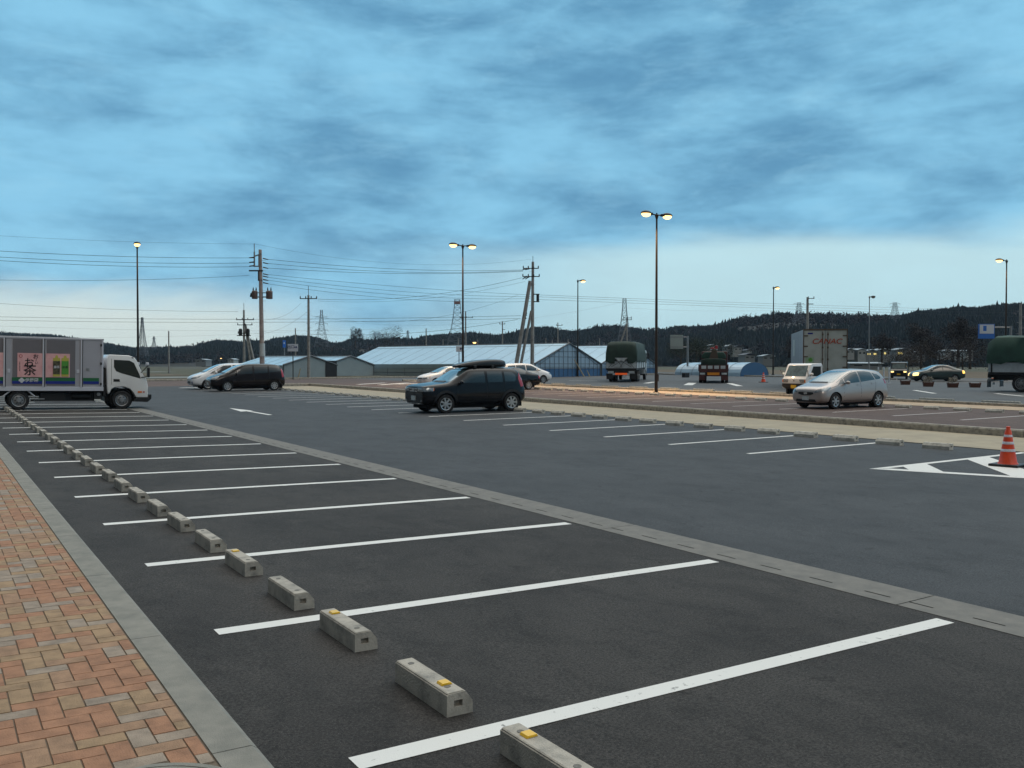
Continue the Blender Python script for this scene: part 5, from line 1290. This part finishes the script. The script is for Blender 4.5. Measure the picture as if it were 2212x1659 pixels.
def delivery():
    x0, yf = 2.90, 39.72; W_ = 1.95
    root = vehicle('delivery_truck', 'delivery truck with white cab, grey box body and pink tea advert at the left', 'truck', (x0, yf+W_/2), 0, W_, (), .37)
    def X(wx): return wx-x0
    yn = -W_/2                                       # near flank
    b = MB(); b.box(((X(.9)+X(5.9))/2, 0, 1.84), (5.0, W_, 2.02)); bx = b.build('box_body', 'truck_box', root, bevel=.02)
    b = MB()
    for z, hh in ((.82, .16), (2.83, .07)):
        b.box(((X(.88)+X(5.92))/2, 0, z), (5.06, W_+.05, hh))
    for wx in (.92, 5.88): b.box((X(wx), 0, 1.84), (.07, W_+.05, 2.02))
    b.build('box_frame', 'truck_rail', root, bevel=.008)
    def pl(name, a, c, z0, z1, m, y=.006, par=None, t=.012):
        b = MB(); b.box(((X(a)+X(c))/2, yn-y, (z0+z1)/2), (c-a, t, z1-z0)); return b.build(name, m, par or root)
    for a, c in ((1.0, 2.36), (2.68, 3.70), (3.86, 4.88)):
        pl('side_panel', a, c, .95, 2.76, 'truck_inner', .010)
    for wx in (2.42, 3.765, 5.13):
        b = MB(); b.box((X(wx)-.03, yn-.025, 1.85), (.05, .05, 1.9)); b.build('shutter_post', 'truck_rail', root)
        b = MB(); b.box((X(wx)+.012, yn-.02, 1.85), (.026, .045, 1.9)); b.build('shutter_gap', 'seam', root)
    for a, c in ((1.0, 2.36), (2.66, 3.71), (3.82, 4.88), (5.17, 5.76)):
        pl('green_stripe', a, c, 1.13, 1.265, 'green_band', .020); pl('blue_stripe', a, c, 1.02, 1.13, 'blue_band', .020)
    for a, c in ((1.0, 2.36), (2.84, 3.71), (3.82, 4.68)): pl('advert_panel', a, c, 1.28, 2.22, 'pink', .024)
    R90 = (PI/2, 0, 0)
    text('lettering', '茶', .46, 'ink', root, (X(3.27), yn-.034, 1.53), R90)
    text('lettering', 'お', .36, 'ink', root, (X(3.24), yn-.034, 1.83), R90)
    text('lettering', 'い', .12, 'ink', root, (X(3.50), yn-.034, 1.83), R90)
    text('lettering', 'お', .20, 'ink', root, (X(3.47), yn-.034, 2.08), R90)
    b = MB(); b.box((X(3.485), yn-.033, 1.945), (.014, .006, .09), ry=.25); b.build('lettering', 'ink', root)
    b = MB(); b.lathe([(.045, -.003), (.062, -.003), (.062, .003), (.045, .003)], axis='Y', n=18, closed=True); b.b.transform(Matrix.Translation((X(2.95), yn-.033, 2.10))); b.build('seal_mark', 'redlens', root)
    b = MB()
    for q in range(7): b.box((X(2.92), yn-.033, 1.86-q*.055), (.03, .006, .03))
    b.build('small_print', 'cladding', root)
    for a, c, m1, m2 in ((4.08, 4.33, 'ad_dark', 'ad_yellow'), (4.38, 4.64, 'ad_green', 'ad_yellow')):
        pl('bottle_picture', a, c, 1.31, 2.05, m2, .036)
        pl('bottle_label', a, c, 1.40, 1.93, m1, .042)
        b = MB(); b.prism([(X(a)+.07, 2.05), (X(a)+.09, 2.15), (X(c)-.09, 2.15), (X(c)-.07, 2.05)], yn-.036, yn-.026, 'Y'); b.build('bottle_neck', m2, root)
        text('lettering', 'お茶' if m1 == 'ad_green' else '濃茶', .11, 'ink' if m1 == 'ad_green' else 'white_ink', root, (X((a+c)/2), yn-.052, 1.68), R90)
    b = MB()
    for dx_, dz_ in ((-.055, 0), (.055, 0), (0, .05), (0, -.05)): b.cyl((X(2.99)+dx_, yn-.030, 1.155+dz_), (X(2.99)+dx_, yn-.036, 1.155+dz_), .05, n=14)
    b.build('clover_mark', 'white_ink', root)
    text('lettering', '伊藤園', .155, 'white_ink', root, (X(3.34), yn-.034, 1.15), R90)
    for wx in (2.55, 4.98): pl('latch', wx-.05, wx+.05, 1.45, 1.60, 'truck_rail', .015)
    pl('latch', 5.28, 5.40, 1.56, 1.66, 'steel', .012)
    for z in (2.6, 1.85, 1.02): pl('hinge', 5.80, 5.86, z-.05, z+.05, 'black_pl', .03)
    # cab
    c_ = MB(); cy = .90
    prof = [(X(6.08), .95), (X(6.05), 2.08), (X(6.16), 2.23), (X(6.9), 2.21), (X(7.13), 2.12), (X(7.22), 1.98), (X(7.47), 1.40), (X(7.60), 1.22), (X(7.66), .95), (X(7.66), .47), (X(7.20), .47), (X(7.10), .66), (X(6.96), .83), (X(6.70), .92), (X(6.40), .90), (X(6.25), .82), (X(6.16), .62), (X(6.10), .62)]
    c_.prism(prof, -cy, cy, 'Y'); cab = c_.build('cab', 'cab_white', root, bevel=.045, seg=3, smooth=True)
    bm = bmesh.new(); bm.from_mesh(cab.data); bv = BVHTree.FromBMesh(bm)
    for k in ('side', 'oside'):
        patch(bv, k, [(X(6.33), 2.02), (X(6.92), 2.0), (X(7.10), 1.90), (X(7.32), 1.42), (X(7.37), 1.25), (X(7.0), 1.36), (X(6.62), 1.47), (X(6.42), 1.55), (X(6.33), 1.72)], 'side_window', 'glass', root, .006)
        patch(bv, k, strip((X(6.24), 1.0), (X(6.24), 2.06), .012), 'door_seam', 'seam', cab, .002, .3, .006)
        patch(bv, k, [(X(6.32), 1.12), (X(6.32), 1.23), (X(6.55), 1.22), (X(6.57), 1.12)], 'door_handle', 'black_pl', root, .01)
        patch(bv, k, [(X(7.26), .66), (X(7.26), .73), (X(7.42), .73), (X(7.42), .66)], 'indicator', 'amber', root, .012)
        patch(bv, k, [(X(7.46), .67), (X(7.46), .72), (X(7.53), .72), (X(7.53), .67)], 'side_reflector', 'redlens', root, .012)
        patch(bv, k, [(X(7.0), 2.10), (X(7.0), 2.14), (X(7.08), 2.13), (X(7.08), 2.09)], 'roof_lamp', 'black_pl', root, .01)
    patch(bv, 'rear', [(-.8, 1.34), (.8, 1.34), (.72, 2.02), (-.72, 2.02)], 'windscreen', 'screen_glass', root, .006)
    b = MB(); b.prism([(X(7.04), .30), (X(7.20), .47), (X(7.68), .47), (X(7.72), .60), (X(7.80), .60), (X(7.80), .42), (X(7.66), .28)], -.93, .93, 'Y'); b.build('bumper', 'black_pl', root, bevel=.02)
    for s in (-1, 1):
        b = MB(); b.box((X(7.66), s*.94, 1.52), (.10, .20, .42)); m_ = b.build('door_mirror', 'black_pl', root, bevel=.03)
        b = MB(); b.cyl((X(7.38), s*.90, 1.5), (X(7.66), s*.96, 1.82), .018, n=6); b.cyl((X(7.38), s*.9, 1.3), (X(7.66), s*.96, 1.34), .018, n=6); b.build('mirror_stay', 'black_pl', root)
        b = MB(); b.box((X(7.61), s*.97, 1.87), (.12, .10, .12)); b.build('small_mirror', 'truck_rail', root, bevel=.02)
        b = MB(); b.box((X(7.67), s*.66, .80), (.04, .34, .2)); b.build('headlight', 'headlight', root, bevel=.01)
    b = MB(); b.box((X(3.95), 0, .62), (6.0, .8, .2)); b.box((X(6.6), 0, .55), (1.1, 1.0, .5)); b.build('chassis', 'black_pl', root)
    b = MB(); b.box((X(4.1), yn+.45, .48), (.9, .5, .38)); b.cyl((X(5.5), yn+.5, .50), (X(4.8), yn+.5, .50), .18, n=16); b.box((X(5.75), yn+.3, .55), (.3, .3, .3)); b.box((X(4.9), 0, .45), (1.5, 1.2, .3)); b.build('tank_and_gear', 'black_pl', root, bevel=.02)
    b = MB(); b.cyl((X(5.77), yn+.14, .60), (X(5.77), yn+.10, .60), .07, n=14); b.build('filler_cap', 'steel', root)
    for s in (-1, 1):
        b = MB(); b.box((X(4.55), s*.88, .30), (2.2, .03, .07)); b.box((X(3.6), s*.88, .42), (.4, .03, .05)); b.build('side_guard', 'steel', root)
        for a, c in (((2.66, .78), (2.36, .52)), ((3.18, .78), (3.45, .52))):
            b = MB(); b.cyl((X(a[0]), s*.9, a[1]), (X(c[0]), s*.9, c[1]), .028, n=8); b.build('mudguard_stay', 'truck_rail', root)
    for x in (2.90, 6.64):
        for s in (-1, 1):
            wheel(root, X(x), s*(W_/2-.14), .37, s, wd=.22, m='steel', hub=True)
            if x < 3: wheel(root, X(x), s*(W_/2-.38), .37, s, wd=.22, m='steel', hub=True)
    b = MB()
    for s in (-1, 1): b.lathe([(.44, -.10), (.44, .10), (.40, .10), (.40, -.10)], (X(6.64), s*(W_/2-.30), .40), axis='Y', n=28, closed=True)
    b.build('wheel_housing', 'well', root)
    b = MB(); b.box((X(5.98), 0, 1.2), (.1, 1.5, 1.0)); b.box((X(6.0), -.55, .75), (.12, .5, .5)); b.build('air_duct', 'black_pl', root, bevel=.02)
delivery()
# ---- heavy trucks in the far lot
M['tarp'] = mat('green_tarpaulin', (.020, .048, .036), .75, n=1, nscale=1.6, ndetail=6, col2=(.012, .030, .024), bump=.6, bscale=3.5)
M['tarp_light'] = mat('green_tarpaulin_light', (.028, .085, .062), .75, n=1, nscale=1.6, ndetail=6, col2=(.016, .05, .04), bump=.6, bscale=3.5)
M['board_white'] = mat('drop_side_white', (.50, .57, .61), .5, n=.25, nscale=2)
M['truck_red'] = mat('truck_dark_red', (.085, .022, .020), .5, n=.4, nscale=3)
M['refl_orange'] = mat('rear_reflector_orange', (.85, .16, .03), .4, emit=(1, .12, .02), estr=.25)  # faint glow put into the reflector by emission, not a lamp
M['refl_yellow'] = mat('rear_reflector_yellow', (.70, .26, .02), .4)
M['container'] = mat('box_truck_white', (.40, .46, .455), .5, n=1, nscale=1.2, ndetail=8, col2=(.31, .36, .35), thr=(.3, .55))
M['container_side'] = mat('box_truck_side', (.25, .29, .34), .5, n=.2, nscale=.8)
M['rust'] = mat('rusty_hardware', (.10, .075, .055), .7)
M['canac_red'] = mat('red_lettering', (.42, .075, .035), .5)
def hw(root, xs, W_, r=.52, duals=True):
    for x in xs:
        for s in (-1, 1):
            wheel(root, x, s*(W_/2-.15), r, s, wd=.26, m='steel', hub=True)
            if duals: wheel(root, x, s*(W_/2-.48), r, s, wd=.26, m='steel', hub=True)
def heading(az): return PI/2-az+PI                 # local -x = nose, az measured from +Y towards +X
def cabfront(root, x0, W_, H_, m, low=.55, L_=1.9):
    b = MB(); b.prism([(x0, low), (x0-.02, 1.6), (x0+.22, H_-.15), (x0+.45, H_), (x0+L_, H_), (x0+L_, low)], -W_/2, W_/2, 'Y'); cab = b.build('cab', m, root, bevel=.07, seg=3, smooth=True)
    bm = bmesh.new(); bm.from_mesh(cab.data); bv = BVHTree.FromBMesh(bm)
    patch(bv, 'front', [(-W_*.44, 1.65), (W_*.44, 1.65), (W_*.42, H_-.25), (-W_*.42, H_-.25)], 'windscreen', 'glass', root)
    for k in ('side', 'oside'): patch(bv, k, [(x0+.22, 1.65), (x0+.42, H_-.3), (x0+1.2, H_-.3), (x0+1.2, 1.55)], 'side_window', 'glass', root)
    b = MB(); b.box((x0+.05, 0, .62), (.25, W_+.02, .4)); b.build('bumper', 'cladding', root, bevel=.03)
    for s in (-1, 1):
        b = MB(); b.box((x0-.12, s*(W_/2+.14), H_-.55), (.1, .2, .5)); b.cyl((x0+.1, s*W_/2, H_-.2), (x0-.12, s*(W_/2+.14), H_-.3), .025, n=6); b.build('door_mirror', 'black_pl', root)
def tarptruck(name, label, pt, az, L_, W_, H_, rear=True, m='tarp'):
    """pt = ground point below the middle of the rear"""
    rz = heading(az); c, s = math.cos(rz), math.sin(rz)
    root = vehicle(name, label, 'truck', (pt[0]-L_*c, pt[1]-L_*s), rz, W_, (), .52)
    cabfront(root, 0, W_-.1, 2.85, 'board_white')
    b = MB(); b.box((L_/2+1, 0, .85), (L_-2, .9, .3)); b.build('chassis', 'black_pl', root)
    hw(root, (1.3,), W_, duals=False); hw(root, (L_-3.2, L_-1.9), W_)
    b = MB(); b.box((L_/2+1.1, 0, 1.12), (L_-2.2, W_, .18)); b.build('deck', 'cladding', root)
    b = MB()
    for s_ in (-1, 1): b.box((L_/2+1.1, s_*(W_/2-.03), 1.5), (L_-2.2, .05, .62))
    b.box((L_-.03, 0, 1.5), (.05, W_-.12, .62)); b.build('drop_side', 'board_white', root, bevel=.01)
    b = MB()
    for s_ in (-1, 1):
        for k in range(5): b.box((2.3+(L_-2.5)*k/4, s_*(W_/2+.005), 1.5), (.08, .05, .66))
    b.build('side_stake', 'cladding', root)
    # sagging tarpaulin over a bulky load
    b = MB(); n = 22; mm = 16; rows = []
    for i in range(n+1):
        t = i/n; x = 2.15+(L_-2.1)*t; row = []
        end = min(1, (t*(L_-2.1))/.25, ((1-t)*(L_-2.1))/.35)
        for j in range(mm+1):
            a = -1+2*j/mm
            w_ = W_/2+.05
            hh = H_-.20*abs(a)**2.4-(1-end)*.35
            y, z = (a*w_*.88/.74, hh) if abs(a) < .74 else ((w_+.03)*(1 if a > 0 else -1), 0)
            if abs(a) >= .74:
                q = (abs(a)-.74)/.26; top = H_-.20*.74**2.4-(1-end)*.35; z = top-q*(top-1.78-.28*noise.noise(Vector((x*1.1, a*3, 1))))
                y = (1 if a > 0 else -1)*(w_*.88+(w_+.03-w_*.88)*min(1, q*1.7)**.7+.03*math.sin(x*3+q*4))
            z += .09*noise.noise(Vector((x*1.5, y*1.6, 2)))*(1 if abs(a) < .74 else .3)
            row.append(b.b.verts.new((x, y, z)))
        rows.append(row)
    for A, B in zip(rows, rows[1:]):
        for j in range(mm): b.b.faces.new((A[j], A[j+1], B[j+1], B[j]))
    for R3, xx in ((rows[0], 2.12), (rows[-1], L_+.08)):
        lo = [b.b.verts.new((xx, v.co.y*.97, max(1.62, 1.9-.35*abs(math.sin(v.co.y*2.2))) if abs(v.co.y) > .45 else 2.15)) for v in R3]
        md = [b.b.verts.new((xx+(.02 if xx > 3 else -.02), v.co.y, lo_.co.z+(v.co.z-lo_.co.z)*.5+.03*math.sin(v.co.y*5))) for v, lo_ in zip(R3, lo)]
        for j in range(mm): b.b.faces.new((R3[j], R3[j+1], md[j+1], md[j])); b.b.faces.new((md[j], md[j+1], lo[j+1], lo[j]))
    b.build('tarpaulin', m, root, smooth=True, auto=60)
    b = MB()
    for (y0, z0), (y1, z1) in (((-1.1, 1.25), (-.45, 2.05)), ((-.45, 2.05), (.1, 1.3)), ((.1, 1.3), (-.6, 1.3)), ((.45, 2.05), (1.1, 1.25)), ((.45, 2.05), (-.1, 1.3)), ((.1, 1.9), (-.9, 1.3)), ((-.1, 1.9), (.9, 1.3))):
        b.cyl((L_+.12, y0, z0), (L_+.12, y1, z1), .018, n=5)
    b.build('rope', 'black_pl', root)
    b = MB(); b.prism([(-.55, 2.12), (.55, 2.12), (.30, 1.80), (-.30, 1.80)], L_+.085, L_+.10, 'X'); b.build('white_sheet', 'board_white', root)
    b = MB(); b.box((L_+.02, 0, 1.0), (.1, W_-.2, .25)); b.build('rear_beam', 'black_pl', root)
    b = MB(); b.box((L_+.03, 0, .70), (.06, W_-.25, .16)); b.build('rear_bumper', 'board_white', root)
    b = MB(); b.box((L_+.07, 0, .72), (.02, 1.05, .17)); b.build('reflector', 'refl_orange', root)
    for s_ in (-1, 1):
        b = MB(); b.box((L_+.06, s_*.9, .88), (.03, .5, .16)); b.build('tail_lamp', 'board_white', root)
        b = MB(); b.box((L_+.05, s_*(W_/2-.3), .50), (.03, .55, .5)); b.build('mudflap', 'black_pl', root)
    b = MB(); b.box((L_+.06, .25, .47), (.02, .3, .14)); b.build('number_plate', 'plate', root)
    return root
YA = YAW
rp = PD(1342, 789, 78.0)
tarptruck('tarpaulin_truck', 'truck seen from behind under a dark green tarpaulin with white tailboard', (rp.x, rp.y), math.radians(46.5), 11, 2.62, 3.56)
tarptruck('tarpaulin_truck', 'green tarpaulin truck seen side-on, cut off by the right edge of the photo', (57.2, 31.1), math.radians(172), 11, 2.6, 3.5, m='tarp_light')
# red flatbed with crane
def redtruck():
    rp = PD(1541, 789, 74.5); az = math.radians(46.5); rz = heading(az); L_ = 9; W_ = 2.45; c, s = math.cos(rz), math.sin(rz)
    root = vehicle('crane_truck', 'dark red flatbed truck seen from behind with a green load and red mast', 'truck', (rp.x-L_*c, rp.y-L_*s), rz, W_, (), .5)
    cabfront(root, 0, 2.3, 2.7, 'truck_red')
    b = MB(); b.box((L_/2+1, 0, .85), (L_-2, .9, .3)); b.build('chassis', 'truck_red', root)
    hw(root, (1.3,), W_, .5, False); hw(root, (L_-3, L_-1.6), W_, .5)
    b = MB(); b.box((L_/2+1.1, 0, 1.08), (L_-2.2, W_, .16)); b.build('deck', 'truck_red', root)
    b = MB()
    for s_ in (-1, 1): b.box((L_/2+1.1, s_*(W_/2-.03), 1.35), (L_-2.2, .06, .42))
    b.box((L_-.03, 0, 1.30), (.08, W_, .42)); b.build('drop_side', 'truck_red', root, bevel=.01)
    for y in (-.72, -.2, .32, .84):
        b = MB(); b.box((L_+.03, y-.06, 1.33), (.02, .38, .26)); b.build('tailboard_panel', 'board_white', root)
    b = MB(); b.box((L_+.03, -.0, .78), (.04, .98, .24)); b.build('reflector', 'refl_yellow', root)
    b = MB(); b.box((L_+.02, 0, .63), (.08, W_-.25, .10)); b.box((L_+.02, 0, .98), (.08, W_-.1, .12)); b.build('rear_bumper', 'truck_red', root)
    for s_ in (-1, 1):
        b = MB(); b.box((L_+.05, s_*.88, .80), (.03, .42, .15)); b.build('tail_lamp', 'board_white', root)
        b = MB(); b.box((L_+.03, s_*.92, .42), (.03, .5, .34)); b.build('mudflap', 'truck_red', root)
    b = MB(); b.prism([(-1.05, 1.5), (-1.0, 1.95), (-.6, 2.05), (.6, 2.05), (1.0, 1.95), (1.05, 1.5)], 3.0, L_-.5, 'X'); b.build('load_sheet', 'tarp', root, bevel=.05, smooth=True)
    b = MB(); b.prism([(-1.0, 2.05), (-1.02, 2.35), (-.75, 2.60), (.8, 2.62), (1.0, 2.35), (1.05, 2.05)], 3.0, L_-1.8, 'X'); b.build('green_load', 'tarp_light', root, bevel=.08, smooth=True)
    b = MB(); b.prism([(-.42, 1.95), (-.16, 2.72), (.24, 2.72), (.42, 1.95)], L_-1.75, L_-1.4, 'X'); b.cyl((L_-1.6, .03, 2.7), (L_-1.6, .03, 2.85), .28, n=12); b.build('crane_mast', 'rust', root)
    b = MB(); b.box((L_-1.6, -.12, 2.88), (.3, .3, .22)); b.box((L_-1.6, .22, 2.97), (.3, .22, .36)); b.build('crane_head', 'redlens', root, bevel=.02)
    b = MB(); b.box((L_-1.55, .03, 2.82), (.3, .6, .1)); b.build('crane_collar', 'board_white', root)
redtruck()
def boxtruck():
    d = 58.0; a = PD(1735.5, 789, d); az = math.radians(46.5); W_ = 2.64; L_ = 13.6
    rgt = Vector((math.cos(az), -math.sin(az), 0)); mid = a+rgt*W_/2
    rz = heading(az); c, s = math.cos(rz), math.sin(rz); root = vehicle('box_truck', 'tall white box truck seen from behind with red lettering on its weathered doors', 'truck', (mid.x-L_*c, mid.y-L_*s), rz, W_, (), .5)
    zt = PD(1735, 712, d).z-zg(mid.x, mid.y); b = MB(); b.box((L_/2+1.1, 0, (zt+1.15)/2), (L_-2.2, W_, zt-1.15)); b.build('cargo_box', 'container_side', root, bevel=.02)
    cabfront(root, 0, 2.4, 2.9, 'board_white')
    for s_ in (-1, 1):
        b = MB(); b.box((L_+.03, s_*W_/4, (zt+1.2)/2), (.05, W_/2-.03, zt-1.3)); dr = b.build('rear_door', 'container', root, bevel=.01)
        for q in (.10, .36, .62, .88):
            b = MB(); b.box((L_+.07, s_*(W_/2-.13), 1.25+(zt-1.35)*q), (.04, .26, .07)); b.build('hinge', 'rust', dr)
        b = MB(); b.cyl((L_+.09, s_*.16, 1.25), (L_+.09, s_*.16, zt-.15), .022, n=8)
        for q in (.05, .3, .6, .93): b.box((L_+.09, s_*.16, 1.25+(zt-1.4)*q), (.05, .09, .12))
        b.build('lock_rod', 'rust', dr)
    b = MB(); b.box((L_+.02, 0, zt-.02), (.14, W_+.04, .10)); b.box((L_+.02, 0, 1.15), (.14, W_+.04, .14))
    for s_ in (-1, 1): b.box((L_+.02, s_*(W_/2+.01), (zt+1.15)/2), (.12, .06, zt-1.15))
    b.build('door_frame', 'rust', root)
    text('lettering', 'CANAC', .46, 'canac_red', root, (L_+.085, .08, zt-.78), (PI/2, 0, PI/2), shear=.25, sx=1.12)
    b = MB(); b.box((L_+.065, -W_/2+.38, 1.95), (.012, .5, .42)); q = b.build('sticker', 'ad_pale', root)
    b = MB(); b.cyl((L_+.068, -W_/2+.42, 1.98), (L_+.078, -W_/2+.42, 1.98), .13, n=16); b.build('sticker_emblem', 'ad_green', q)
    b = MB(); b.box((L_+.065, -W_/2+.40, zt-.26), (.012, .32, .10)); b.build('small_label', 'blue_band', root)
    b = MB(); b.box((5.2, W_/2+.005, zt-.9), (1.4, .012, .9)); b.box((5.2, -W_/2-.005, zt-1.1), (1.6, .012, 1.2)); b.build('side_patch', 'container', root)
    b = MB(); b.box((L_/2+1, 0, .9), (L_-2, .9, .3)); b.box((L_, 0, .55), (.12, 2.3, .14)); b.build('chassis', 'black_pl', root)
    hw(root, (1.3,), W_, .5, False); hw(root, (L_-3.2, L_-1.9), W_, .5)
M['ad_pale'] = mat('sticker_pale_green', (.26, .40, .30), .5)
boxtruck()
